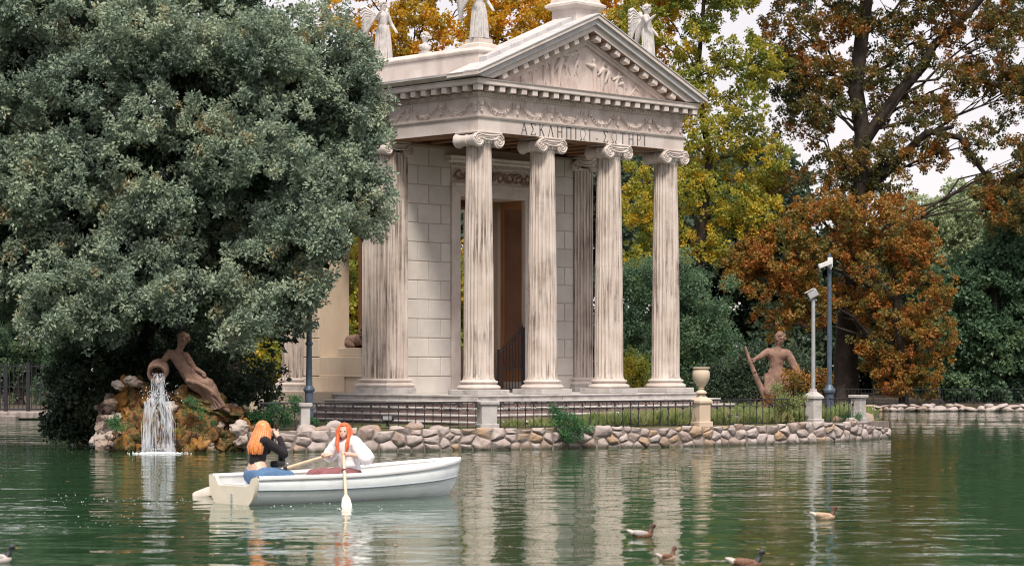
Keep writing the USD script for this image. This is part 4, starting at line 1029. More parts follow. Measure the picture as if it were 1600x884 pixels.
for k in range(12):
    u = k / 11
    a = J['hip'][0] * (1 - u) + J['waist'][0] * u * 0.3 + J['hip'][0] * u * 0.7 + np.array([-0.12 + 0.2 * u, -0.15, -0.02 - 0.1 * u])
    m = (J['knee'][0] * (1 - u) + J['knee2'][0] * u) + np.array([0.0, -0.1 * (1 - u), -0.06 * u])
    e = (J['ank'][0] * (1 - u) + J['ank2'][0] * u) + np.array([0.1 - 0.35 * u, -0.07, -0.02 - 0.08 * u])
    ts = np.linspace(0, 1, 9)[:, None]
    ln.append((1 - ts) ** 2 * a + 2 * ts * (1 - ts) * (m * 1.15 - 0.15 * a) + ts ** 2 * e + rng.normal(0, 0.008, (9, 3)))
folds(ny, ln, 0.05, 'statue_terracotta')
sk = skin([('hip', 'knee', 'knee2'), ('knee', 'knee2', 'ank', 'ank2')], {k: (v[0] + np.array([0.02, 0.03, -0.04]), v[1] * 1.05) for k, v in J.items()}, 0.05)
part(ny, 'skirt', deform(sk, 0.03, 6), 'statue_terracotta', True)
jr = thing('fountain_jar', 'round stone jar tipped forward, pouring water down the fountain rocks', 'jar', at(247, 49.6, zat(579, 49.6)))
prof = [(0.02, -0.36), (0.13, -0.35), (0.2, -0.22), (0.235, -0.05), (0.215, 0.07), (0.165, 0.125), (0.155, 0.14), (0.2, 0.16), (0.215, 0.185), (0.205, 0.205), (0.16, 0.2), (0.135, 0.15), (0.15, 0.05), (0.05, -0.1)]
m = lathe(prof, 28); m.apply_transform(trimesh.transformations.rotation_matrix(math.radians(112), [1, 0, 0]))
part(jr, 'body', m, 'statue_terracotta', 40)

# fountain rocks
rng = np.random.default_rng(21)
rk = thing('fountain_rockery', 'mossy orange tufa rocks piled into a fountain at the left of the wall', 'rocks')
top = lambda px: np.interp(px, [150, 165, 200, 232, 262, 300, 330, 365, 400, 430], [0.4, 1.15, 1.55, 1.28, 1.25, 1.35, 1.15, 0.85, 0.65, 0.45])
def tufa(size, seed_, sub_=3):
    m = rock(rng, size, sub_, 0.34)
    v = np.array(m.vertices); n = np.array(m.vertex_normals)
    d = meshkit.fbm(v * 5.0 + seed_, 4) - 0.5
    d2 = np.abs(meshkit.fbm(v * 9.0 + seed_ * 2, 3) - 0.5)
    return trimesh.Trimesh(v + n * (0.22 * d - 0.16 * d2)[:, None], m.faces, process=False)
for layer in range(5):
    for k in range(18):
        px = 160 + k * 15.6 + rng.uniform(-7, 7)
        h = top(px)
        zc = h * (0.06 + 0.215 * layer) + rng.uniform(-0.06, 0.06)
        if zc > h - 0.02: continue
        if abs(px - 247) < 22 and layer > 3: continue
        sz = rng.uniform(0.30, 0.62)
        Y = 49.55 + 0.18 * layer + rng.uniform(-0.16, 0.12) + 0.004 * abs(px - 270)
        if abs(px - 247) < 26 and layer == 2: Y -= 0.2
        pale = px < 192 or (px > 205 and rng.random() < 0.13)
        part(rk, 'rock', move(tufa(sz * np.array([0.85, 0.9, 1.25 if not pale else 0.75]), rng.uniform(0, 50)), (X(px, Y), Y, zc), rng.uniform(-0.5, 0.5)), 'pale_rock' if pale else 'tufa_mound' if rng.random() < 0.6 else 'tufa_rock', 60)
for k, px in enumerate((166, 184, 174, 205, 214)):
    part(rk, 'rock', move(tufa((0.30, 0.34, 0.22), k, 2), (X(px, 50.0), 50.0, (0.72, 1.42, 1.05, 1.55, 1.46)[k]), k), 'pale_rock', 60)
core_ = trimesh.creation.icosphere(5); v = np.array(core_.vertices)
v = v * np.array([1.5, 0.9, 1.1]) + np.array([X(275, 50.45), 50.45, 0.05])
n = np.array(core_.vertex_normals)
d = 0.5 - np.abs(meshkit.fbm(v * 1.9 + 3, 4) - 0.5) * 2.6
d2 = meshkit.fbm(v * 6.0, 3) - 0.5
v = v + n * (0.26 * d + 0.24 * d2)[:, None]
v[:, 2] = np.minimum(v[:, 2], 0.12 + top(800 + F * v[:, 0] / v[:, 1]) + 0.2 * d2)
part(rk, 'mound', trimesh.Trimesh(v, core_.faces, process=False), 'tufa_mound', True)
ledge = tufa((1.7, 0.8, 0.42), 7.0, 4)
ledge.apply_transform(trimesh.transformations.rotation_matrix(0.5, [0, 1, 0]))
part(rk, 'rock', move(ledge, (X(322, 50.1), 50.15, 0.98)), 'tufa_mound', 60)

for k, (px, z, s_) in enumerate(((384, .22, .5), (394, .18, .5), (403, .2, .48), (411, .14, .42), (398, .45, .4), (408, .42, .36), (376, .5, .5))):
    part(rk, 'rock', move(tufa((s_, s_ * .9, s_ * .8), 60 + k), (X(px, 49.45), 49.45 + .1 * (k % 3), z), k), 'tufa_mound' if k % 3 else 'pale_rock', 60)
# falling water
wf_ = thing('waterfall', 'white water falling from the stone jar over the fountain rocks', 'waterfall', (0, 0, 0), kind='stuff')
rng = np.random.default_rng(8)
b = MB(); c = MB()
def ribbon(line, seed_):
    """A torn sheet of water: line = (px, z, half width in px, depth offset) down the fall."""
    n = len(line); ts = np.linspace(0, n - 1, 22); L = np.array([np.interp(ts, range(n), [q[k] for q in line]) for k in range(4)]).T
    v = []
    for i, (px, z, hw, dy) in enumerate(L):
        for u in np.linspace(-1, 1, 13):
            e = meshkit.noise(np.array([u * 3.0, i * 0.22, seed_ * 3.7]), 3) - 0.5
            Y = 49.3 + dy - 0.10 * (1 - u * u) + 0.14 * e
            v.append(at(px + u * hw * (1 + 0.5 * e), Y, z + (0.05 * e if 0 < i < 20 else 0)))
    return np.array(v), np.array([(i * 13 + j, (i + 1) * 13 + j, (i + 1) * 13 + j + 1, i * 13 + j + 1) for i in range(21) for j in range(12)])
zj = zat(583, 49.4)
for k, ln_ in enumerate((
        [(247, zj, 8, .1), (247, zj - .1, 9, -.02), (246, zj - .35, 10, -.06), (245, 1.08, 14, -.1)],
        [(247, zj - .02, 7, .06), (247, zj - .2, 9, -.06), (246, 1.2, 12, -.12)],
        [(240, 1.16, 9, -.1), (234, .95, 9, -.16), (231, .5, 9, -.2), (230, -.04, 10, -.22)],
        [(252, 1.16, 10, -.1), (259, .95, 9, -.18), (264, .5, 9, -.22), (265, -.04, 11, -.24)],
        [(246, 1.1, 22, -.06), (247, .85, 22, -.1), (247, .4, 20, -.14), (247, -.04, 22, -.16)],
        [(231, 1.0, 6, -.2), (228, .5, 6, -.24), (227, -.04, 7, -.26)], [(261, 1.0, 6, -.22), (266, .5, 6, -.26), (267, -.04, 8, -.28)])):
    b.add(*ribbon(ln_, k))
for k in range(34):
    g = rng.random()
    x0 = 245 + rng.normal(0, 9); x1 = (231 if g < 0.45 else 264) + rng.normal(0, 5)
    x0 = np.clip(x0, 226, 270); Y = 49.1 - rng.uniform(0, 0.1); y0 = 613 + rng.uniform(-4, 14)
    pts = [at(x0, Y, zat(y0, Y)), at(x0 + (x1 - x0) * 0.55, Y - 0.03, zat(y0 + 18, Y)), at(x1, Y - 0.05, zat(y0 + 50, Y)), at(x1 + rng.normal(0, 1.5), Y - 0.06, -0.03)]
    b.tube(pts, np.array([0.006, 0.012, 0.009, 0.004]) * rng.uniform(0.4, 1.2), 5)
part(wf_, 'falling_streams', b, 'falling_water', 60, kind='stuff')
for k in range(260):
    x = 248 + rng.normal(0, 19); Y = 48.85 + rng.normal(0, 0.22)
    e = trimesh.creation.icosphere(1, rng.uniform(0.005, 0.018)); e.apply_scale((1.6, 1.2, 0.8)); e.apply_translation(at(x, Y, 0.005)); c.tm(e)
for k in range(300):
    x = 248 + rng.normal(0, 14); Y = 49.1 + rng.normal(0, 0.08)
    e = trimesh.creation.icosphere(0, rng.uniform(0.003, 0.012)); e.apply_translation(at(x, Y, zat(620 + rng.normal(0, 9), Y) if k < 190 else abs(rng.normal(0, .12)))); c.tm(e)
part(wf_, 'foam', c, 'foam', kind='stuff')

# figure with a club, right of the temple
Yr = 61.5
PJ = {'head': (1219, 529, -.05, .125), 'crown': (1219, 524, 0.0, .12), 'neck': (1216, 542, 0.0, .08), 'chest': (1213, 557, 0, .20), 'shl': (1200, 550, 0, .115), 'shr': (1229, 552, 0, .118), 'waist': (1213, 577, 0, .18), 'hip': (1207, 592, -.05, .20), 'hip2': (1222, 593, -.05, .20),
      'knee': (1200, 612, -.35, .135), 'knee2': (1230, 614, -.3, .135), 'ank': (1203, 643, -.1, .065), 'ank2': (1229, 643, 0, .065), 'toe': (1200, 646, -.3, .05), 'toe2': (1231, 646, -.2, .05),
      'elb': (1189, 556, -.1, .08), 'wri': (1180, 561, -.2, .056), 'palm': (1178, 562, -.22, .055), 'elb2': (1239, 572, 0, .08), 'wri2': (1245, 581, -.15, .056), 'palm2': (1248, 583, -.2, .048)}
for i, (dx, dy) in enumerate(((2, 3), (1, 4), (-1, 4.5), (-2.5, 3.5), (-3, -1))):
    PJ[f'f{i}'] = (1178 + dx * 0.8, 562 + dy * 0.8, -.29, .018); PJ[f'g{i}'] = (1248 + dx * 0.7, 583 + dy, -.26, .016)
hc, J = figure('garden_statue', 'reddish stone figure with a bare chest holding a knotted club, right of the temple', PJ, Yr, BN, 'statue_terracotta', (0.35, -1, 0.05), 0.03)
face(hc, J, (0.35, -1, 0.05), 'statue_terracotta', 'statue_terracotta', 0.118)
ln = []
rng = np.random.default_rng(4)
for k in range(12):
    u = k / 11
    a = J['hip'][0] + np.array([-0.2 + 0.42 * u, -0.16, 0.12 + 0.06 * math.sin(3 * u)])
    e = J['ank'][0] * (1 - u) + J['ank2'][0] * u + np.array([-0.12 + 0.2 * u, -0.1, 0.05 + 0.2 * u])
    ts = np.linspace(0, 1, 7)[:, None]
    ln.append(a * (1 - ts) + e * ts + np.array([0, -0.12, 0]) * np.sin(ts * np.pi) + rng.normal(0, 0.012, (7, 3)))
folds(hc, ln, 0.058, 'statue_terracotta')
b = MB(); o = np.array([J['hip'][0][0], 0, 0]); Z = lambda px, py, y=-.25: np.array([X(px, Yr + y) - X(1213, Yr), y, zat(py, Yr + y)])
pts = [Z(1170, 541), Z(1175, 556), Z(1181, 572), Z(1188, 590), Z(1197, 610), Z(1202, 622)]
b.tube(pts, [0.03, 0.045, 0.055, 0.07, 0.085, 0.08], 8)
for k in range(12):
    t = rng.uniform(0.3, 4.7); i = int(t); p = pts[i] * (1 - t + i) + pts[i + 1] * (t - i)
    b.tm(trimesh.creation.icosphere(1, 0.035), trimesh.transformations.translation_matrix(p + rng.normal(0, 0.03, 3)))
part(hc, 'club', b, 'statue_terracotta', 60)
part(hc, 'plinth', deform(cbox(-0.5, 0.5, -0.45, 0.45, 0.3, zat(645, Yr), 0.04), 0.01, 4), 'pale_rock')
part(hc, 'cloak', deform(skin([('shr', 'elb2', 'palm2'), ('palm2', 'ank2')], {k: (v[0] + np.array([0.05, 0.1, 0]), v[1] * 0.9) for k, v in J.items()}, 0.06), 0.03, 6), 'statue_terracotta', True)

# winged figures and busts on the roof
def victory(local, scale, label, face_dir):
    p = tw(*local[:2])
    t = thing('winged_statue', label, 'statue', (p[0], p[1], local[2]), math.degrees(math.atan2(face_dir[1], face_dir[0])) + 90, 'winged statues on the temple roof')
    s = scale
    J = {k: (np.array(v[:3]) * s, v[3] * s) for k, v in {'head': (0, -.02, 1.62, .11), 'crown': (0, 0.02, 1.66, .105), 'neck': (0, 0, 1.46, .06), 'chest': (0, 0, 1.28, .15), 'shl': (-.17, 0, 1.38, .075), 'shr': (.17, 0, 1.38, .075), 'waist': (0, 0, 1.05, .12), 'hip': (0, 0, .9, .17),
         'knee': (-.08, -.08, .48, .15), 'knee2': (.1, 0, .48, .15), 'hem': (-.13, -.06, .06, .15), 'hem2': (.15, .02, .06, .15), 'toe': (-.1, -.2, .03, .05), 'toe2': (.1, -.16, .03, .05),
         'elb': (-.34, -.12, 1.2, .055), 'wri': (-.42, -.3, 1.3, .042), 'palm': (-.43, -.34, 1.33, .04), 'elb2': (.3, -.05, 1.1, .055), 'wri2': (.3, -.2, .92, .042), 'palm2': (.3, -.24, .88, .04),
         **{f'f{i}': (-.46 + .022 * i, -.4, 1.36 + .006 * i, .013) for i in range(5)}, **{f'g{i}': (.27 + .018 * i, -.28, .82, .013) for i in range(5)}}.items()}
    B = [('head', 'crown'), ('head', 'neck'), ('neck', 'chest'), ('shl', 'shr', 'chest'), ('chest', 'waist'), ('waist', 'hip'), ('hip', 'knee', 'knee2'), ('knee', 'knee2', 'hem', 'hem2'), ('hem', 'toe'), ('hem2', 'toe2'), ('shl', 'elb'), ('elb', 'wri'), ('wri', 'palm'), ('shr', 'elb2'), ('elb2', 'wri2'), ('wri2', 'palm2')] + [('palm', f'f{i}') for i in range(5)] + [('palm2', f'g{i}') for i in range(5)]
    part(t, 'body', deform(skin(B, J, 0.03 * s, 4, face_balls(J, (0, -1, 0))), 0.008, 9), 'statue_marble', True)
    face(t, J, (0, -1, 0), 'statue_marble', 'statue_marble', 0.11 * s)
    rg = np.random.default_rng(1); ln = []
    for k in range(15):
        a = -math.pi * (k + 0.5) / 15 * 1.25 + 0.4
        c, q = math.cos(a), math.sin(a)
        ln.append([np.array([0.15 * c, 0.14 * q, 1.02]) * s, np.array([0.2 * c, 0.19 * q, .8]) * s, np.array([0.24 * c + rg.normal(0, .01), 0.22 * q, .45]) * s, np.array([0.28 * c + rg.normal(0, .015), 0.24 * q, .03]) * s])
    folds(t, ln, 0.034 * s, 'statue_marble')
    for w in (-1, 1):
        wing = sub(t, 'wing')
        for k in range(9):                                        # long feathers fanned behind the shoulder
            u = k / 8
            r0 = np.array([w * (0.12 + 0.06 * u), 0.14, 1.36 - 0.1 * u]) * s
            tip = np.array([w * (0.56 - 0.26 * u), 0.40 + 0.05 * u, 1.50 - 0.95 * u]) * s
            mid = (r0 + tip) / 2 + np.array([w * 0.1, 0.06, 0.14 * (1 - u)]) * s
            f = trimesh.Trimesh(*tube([r0, mid, tip * 0.9 + mid * 0.1, tip], np.array([0.03, 0.075, 0.06, 0.015]) * s, 6), process=False)
            part(wing, 'feather', f, 'statue_marble', 60)
    return t
fr = -TB
victory((0.35, 0.36, 9.80), 0.86, 'winged marble statue above the near front corner of the temple roof', fr)
victory((6.45, 0.36, 9.80), 0.86, 'winged marble statue at the far right of the pediment, before golden leaves', np.array([1.0, -0.35]))
victory((0.35, 3.9, 9.62), 0.86, 'winged marble statue at the rear of the roof, behind the evergreen oak', fr)
def bust(local, label):
    p = tw(*local[:2])
    t = thing('marble_bust', label, 'bust', (p[0], p[1], local[2]), TROT)
    J = {k: (np.array(v[:3]), v[3]) for k, v in {'head': (0, 0, .40, .095), 'neck': (0, 0, .26, .05), 'chest': (0, 0, .12, .12), 'shl': (-.14, 0, .16, .06), 'shr': (.14, 0, .16, .06)}.items()}
    part(t, 'torso', skin([('head', 'neck'), ('neck', 'chest'), ('shl', 'shr', 'chest')], J, 0.025, 3, face_balls(J, (-1, 0, 0))), 'statue_marble', True)
    face(t, J, (-1, 0, 0), 'statue_marble', 'statue_marble', 0.095)
    part(t, 'base', cbox(-.12, .12, -.12, .12, -0.02, .05, .01), 'statue_marble')
bust((0.3, 2.25, 9.64), 'small marble bust on the roof parapet against golden leaves')
def sphinx(local, label):
    p = tw(*local[:2])
    t = thing('sphinx_statue', label, 'statue', (p[0], p[1], local[2]), TROT)
    J = {k: (np.array(v[:3]), v[3]) for k, v in {'rump': (0, .28, .17, .17), 'mid': (0, 0, .19, .15), 'chest': (0, -.26, .24, .15), 'neck': (0, -.34, .38, .09), 'head': (0, -.38, .47, .105), 'muz': (0, -.48, .43, .06),
         'fl': (-.11, -.34, .08, .06), 'fr': (.11, -.34, .08, .06), 'pl': (-.11, -.62, .04, .045), 'pr': (.11, -.62, .04, .045), 'hl': (-.17, .2, .1, .1), 'hr': (.17, .2, .1, .1), 'bl': (-.17, -.02, .04, .045), 'br': (.17, -.02, .04, .045)}.items()}
    part(t, 'body', deform(skin([('rump', 'mid'), ('mid', 'chest'), ('chest', 'neck'), ('neck', 'head'), ('head', 'muz'), ('chest', 'fl'), ('chest', 'fr'), ('fl', 'pl'), ('fr', 'pr'), ('rump', 'hl'), ('rump', 'hr'), ('hl', 'bl'), ('hr', 'br')], J, 0.04), 0.015, 12), 'statue_terracotta', True)
    b = MB(); rg = np.random.default_rng(6)
    for k in range(60):
        d = rg.normal(size=3); d /= np.linalg.norm(d)
        c = J['head'][0] * rg.uniform(0.2, 1) + J['chest'][0] * 0.3
        b.tm(trimesh.creation.icosphere(1, 0.045), trimesh.transformations.translation_matrix(np.array([0, -.27, .37]) + d * np.array([.15, .11, .19])))
    part(t, 'mane', b, 'statue_terracotta', 60)
    b = MB(); b.tube([(0, .42, .12), (.08, .5, .06), (.2, .42, .05), (.24, .2, .06)], [.035, .03, .025, .03], 6); part(t, 'tail', b, 'statue_terracotta')
sphinx((0.02, 4.48, 2.302), 'crouching terracotta lion on the side parapet, left of the fluted corner pier')

# iron gate in the doorway
g0 = tw(3.62, 3.02)
gt = thing('iron_gate', 'dark iron gate leaf with spikes standing in the temple doorway', 'gate', (g0[0], g0[1], 1.15), TROT)
n = 8
for k in range(n):
    x = 0.05 + k * 0.115
    h = 1.02 + 0.62 * (k / (n - 1)) ** 1.3
    b = MB(); b.tube([(x, 0, 0.06), (x, 0, h)], 0.011, 5); part(gt, 'bar', b, 'iron')
    b = MB(); b.tube([(x, 0, h - 0.01), (x - 0.02, 0, h + 0.05), (x + 0.03, 0, h + 0.12), (x + 0.01, 0, h + 0.2)], [0.011, 0.016, 0.012, 0.003], 5); part(gt, 'spike', b, 'iron')
for x, h, w in ((0.0, 1.12, 0.03), (0.93, 1.72, 0.035)):
    part(gt, 'stile', cbox(x - w, x + w, -0.022, 0.022, 0.02, h), 'iron')
part(gt, 'rail', cbox(0.031, 0.894, -0.014, 0.014, 0.06, 0.10), 'iron')
part(gt, 'rail', cbox(0.031, 0.894, -0.014, 0.014, 0.62, 0.65), 'iron')
b = MB(); b.tube([(0.03 + 0.115 * k * 0.98, 0, 1.0 + 0.62 * (k / 7) ** 1.3) for k in range(8)], 0.016, 5); part(gt, 'top_bar', b, 'iron')

# ---------------------------------------------------------------- far banks
rng = np.random.default_rng(31)
bw = thing('bank_wall', 'low reddish stone bank across the water at the far right', 'wall')
x = X(1300, 91.3)
while x < 26:
    w = rng.uniform(0.22, 0.62)
    if rng.random() < 0.8:
        part(bw, 'stone', move(rock(rng, (rng.uniform(.3, .8), 0.6, rng.uniform(.12, .22)), 2), (x + rng.uniform(-.2, .2), 91.55, 0.21 + rng.uniform(-.03, .02)), rng.uniform(-.3, .3)), 'rubble_stone', 50)
    m = rock(rng, (w * 1.25, 0.7, rng.uniform(0.22, 0.38)), 2)
    part(bw, 'stone', move(m, (x + w / 2, 91.45 + rng.uniform(-.08, .08), 0.06 + rng.uniform(-.04, .02)), rng.uniform(-.2, .2)), 'rubble_stone', 50)
    x += w
bf = thing('bank_fence', 'thin dark fence along the far bank at the right', 'fence')
for k in range(11):
    x = 13.2 + k * 1.35
    part(bf, 'post', cbox(x - 0.022, x + 0.022, 92.4, 92.44, 0.22, 0.92), 'iron')
for z in (0.88, 0.33):
    part(bf, 'rail', cbox(12.5, 27.5, 92.40, 92.43, z - 0.015, z + 0.015), 'iron')
for k in range(110):
    x = 12.6 + k * 0.135
    part(bf, 'bar', cbox(x - 0.006, x + 0.006, 92.41, 92.422, 0.331, 0.866), 'iron')
Yf = 79.6
lf = thing('dark_fence', 'tall dark iron fence on the bank at the left edge', 'fence')
for px in (-38, 9, 44):
    x = X(px, Yf); part(lf, 'post', cbox(x - 0.06, x + 0.06, Yf - 0.06, Yf + 0.06, 0.2, zat(566, Yf)), 'iron')
for z in (zat(572, Yf), zat(604, Yf), 0.32):
    part(lf, 'rail', cbox(X(-120, Yf), X(95, Yf), Yf - 0.02, Yf + 0.02, z - 0.02, z + 0.02), 'iron')
for k in range(30):
    x = X(-118, Yf) + k * 0.155
    part(lf, 'bar', cbox(x - 0.012, x + 0.012, Yf - 0.012, Yf + 0.012, 0.3, zat(569, Yf)), 'iron')
lb = thing('landing_slab', 'grey-brown stone landing at the water under the dark fence, left edge', 'landing')
part(lb, 'slab', cbox(X(-200, 79), X(78, 79), 78.4, 80.5, 0.02, 0.25, 0.03), 'step_stone')
part(lb, 'block', cbox(X(0, 78), X(26, 78), 77.9, 78.38, -0.1, 0.14, 0.03), 'step_stone')
# ---------------------------------------------------------------- the rowing boat, its oars and two people
BO, BR = at(366, 31.1), math.radians(42)
BL = 4.0
def bw_(x, y, z=0.0):
    return BO + np.array([math.cos(BR) * x - math.sin(BR) * y, math.sin(BR) * x + math.cos(BR) * y, z])
bt = thing('rowing_boat', 'white rowing boat with a cream transom carrying two red-haired people', 'boat', tuple(BO), math.degrees(BR))
def beam(u): return np.interp(u, [0, .15, .3, .5, .7, .82, .92, .97, 1], [.545, .60, .645, .665, .60, .49, .30, .17, .035])
def sheer(u): return 0.355 + 0.012 * (1 - u) + 0.15 * max(0, u - 0.35) ** 1.6 / 0.65 ** 1.6
def keel(u): return -0.12 + 0.05 * max(0, 0.2 - u) / 0.2 + 0.0 * u
def xk(u, v): return BL * u - (0.45 * (1 - v) ** 1.3) * max(0, (u - 0.72) / 0.28) ** 1.5      # raked stem
us = np.r_[np.linspace(0, .8, 21), np.linspace(.83, 1, 9)]
NV = 13
def shell(inset, floor=None, z_off=0.0):
    v = []
    for u in us:
        b, s, k = max(0.02, beam(u) - inset), sheer(u) + z_off, keel(u) + inset
        row = []
        for q in np.linspace(0, 1, NV):
            ph = q * math.pi / 2
            y = b * math.sin(ph) ** 0.62
            z = s - (s - k) * math.cos(ph) ** 0.85
            lap = 0.022 if 0.55 < q < 0.99 else 0.0
            if floor is not None: z = max(z, floor)
            row.append((xk(u, q) - inset * (1 if u > .95 else 0), y + lap * (1 - inset * 10) * min(1, b / .2), z))
        v += [(x, -y, z) for x, y, z in row[::-1]] + row[1:]
    n = 2 * NV - 1
    i, j = np.meshgrid(np.arange(len(us) - 1), np.arange(n - 1), indexing='ij')
    q = np.stack([i * n + j, (i + 1) * n + j, (i + 1) * n + j + 1, i * n + j + 1], -1).reshape(-1, 4)
    f = np.vstack([q[:, [0, 2, 1]], q[:, [0, 3, 2]]])
    return trimesh.Trimesh(np.array(v), f, process=False)
part(bt, 'hull', shell(0.0), 'boat_white', 50)
part(bt, 'inner_shell', shell(0.035, 0.07, -0.004), 'boat_inside', 50)
for s in (-1, 1):
    pts = np.array([(xk(u, 1), s * (beam(u) + 0.004), sheer(u) + 0.004) for u in us])
    v, f = [], []
    prof = [(-0.05, -0.012), (0.028, -0.03), (0.036, 0.0), (0.024, 0.022), (-0.045, 0.022)]
    for p in pts:
        for a, z in prof: v.append((p[0], p[1] + s * a * min(1, (abs(p[1]) + .02) / .1), p[2] + z))
    m = len(prof)
    for i in range(len(pts) - 1):
        for k in range(m):
            a, b_, c, d = i * m + k, i * m + (k + 1) % m, (i + 1) * m + (k + 1) % m, (i + 1) * m + k
            f.append((a, b_, c, d) if s < 0 else (a, d, c, b_))
    part(bt, 'gunwale', MB().add(v, f), 'boat_gunwale', 40)
    q = 0.80
    ph = q * math.pi / 2
    line = [(xk(u, q), s * (beam(u) * math.sin(ph) ** 0.62 + 0.027 * min(1, beam(u) / .2)), sheer(u) - (sheer(u) - keel(u)) * math.cos(ph) ** 0.85) for u in us[:-1]]
    b = MB(); b.tube(line, 0.012, 5); part(bt, 'rubbing_strake', b, 'boat_rail', 60)
    b = MB(); b.tube([(p[0], p[1] + s * 0.03, p[2] - 0.035) for p in pts[:-1]], 0.007, 5); part(bt, 'gunwale_shadow_bead', b, 'boat_rail', 60) if False else None
# transom with its cut-out
tr = []
for q in np.linspace(0, 1, NV):
    ph = q * math.pi / 2
    tr.append((0.545 * math.sin(ph) ** 0.62, sheer(0) - (sheer(0) - keel(0)) * math.cos(ph) ** 0.85))
out = [(-y, z) for y, z in tr[::-1]] + tr[1:]
notch = [(0.46, sheer(0) + .015), (0.40, sheer(0) + .005), (0.33, sheer(0) - 0.10), (0.30, sheer(0) - 0.118), (-0.34, sheer(0) - 0.118), (-0.40, sheer(0) - 0.09), (-0.45, sheer(0) - 0.01), (-0.50, sheer(0) + .01)]
P = Polygon(out + [(0.545, sheer(0) + .015)] + notch + [(-0.545, sheer(0) + .015)]).buffer(0)
m = prism(P, 0, 0.05, 'y'); v = np.array(m.vertices)
part(bt, 'transom', trimesh.Trimesh(np.stack([v[:, 1] - 0.04, v[:, 0], v[:, 2]], 1), m.faces[:, ::-1], process=False), 'boat_cream', 30)
part(bt, 'drain_plug', cbox(-0.055, -0.039, -0.02, 0.015, 0.03, 0.15, 0.006), 'boat_rail')
part(bt, 'drain_plug', cbox(-0.055, -0.039, -0.012, 0.012, -0.03, 0.012, 0.004), 'boat_rail')
b = MB(); b.tube([(0.0, 0, keel(0) - 0.01), (1.5, 0, keel(.4) - 0.02), (2.9, 0, keel(.75) - 0.015), (3.52, 0, -0.02), (3.66, 0, 0.1), (3.9, 0, 0.38), (4.0, 0, sheer(1))], [0.03, 0.03, 0.03, 0.028, 0.025, 0.022, 0.02], 6)
part(bt, 'keel', b, 'boat_white', 60)
b = MB(); b.tube([(2.6, -0.12, -0.10), (3.1, -0.03, -0.03), (3.5, -0.02, 0.01)], [0.03, 0.035, 0.02], 6); part(bt, 'keel_band', b, 'keel_brown', 60)
for x0, x1, z in ((0.18, 0.58, 0.255), (1.80, 2.12, 0.205), (3.0, 3.85, 0.34)):
    ua, ub = x0 / BL, x1 / BL
    pl = Polygon([(x0, -beam(ua) + .04), (x1, -max(beam(ub) - .05, .02)), (x1, max(beam(ub) - .05, .02)), (x0, beam(ua) - .04)])
    part(bt, 'thwart', prism(pl, z - 0.03, z), 'boat_inside')
for s in (-1, 1):
    part(bt, 'oarlock', trimesh.Trimesh(*tube([(1.33, s * 0.655, .36), (1.33, s * 0.655, .405)], 0.02, 8), process=False), 'boat_rail', 60)

def oar(name_label, h, b_, wide):
    h, b_ = bw_(*h), bw_(*b_)
    t = thing('oar', name_label, 'oar', tuple(h), 0, 'oars of the rowing boat')
    d = b_ - h; L = np.linalg.norm(d); d /= L
    m = MB(); m.tube([d * -0.12, d * 0.0, d * 0.05, d * (L - 0.5), d * (L - 0.42)], [0.018, 0.018, 0.022, 0.021, 0.018], 8)
    part(t, 'shaft', m, 'oar_wood', 60)
    w = np.asarray(wide, float); w -= d * (w @ d); w /= np.linalg.norm(w); n = np.cross(d, w)
    st = [(-0.62, 0.024, 0.02), (-0.52, 0.05, 0.016), (-0.44, 0.058, 0.013), (-0.25, 0.068, 0.011), (-0.04, 0.055, 0.009), (0.0, 0.038, 0.006)]
    v, f = [], []
    for s_, hw, th in st:
        c = d * (L + s_)
        for a in np.linspace(0, 2 * math.pi, 10, endpoint=False): v.append(c + w * hw * math.cos(a) + n * th * math.sin(a))
    for i in range(len(st) - 1):
        for k in range(10): f.append((i * 10 + k, i * 10 + (k + 1) % 10, (i + 1) * 10 + (k + 1) % 10, (i + 1) * 10 + k))
    e = MB().add(v, f)
    for i0 in (0, len(st) - 1): e.add([v[i0 * 10 + k] for k in range(10)], [(0, k, k + 1) for k in range(1, 9)])
    part(t, 'blade', e, 'oar_blade', 60)
    m = MB(); m.tube([d * (0.60), d * 0.66], 0.026, 8); part(t, 'collar', m, 'black_bag', 60)
    return t
oar('wooden oar on the near side, its blade dipping into the water below the white blouse', (1.72, -.19, .62), (0.47, -1.88, -0.04), (1, 0.1, 0.0))
oar('wooden oar on the far side, its pale blade trailing behind the boat', (1.58, .06, .60), (0.63, 1.92, 0.0), (0.3, 0.0, 0.9))

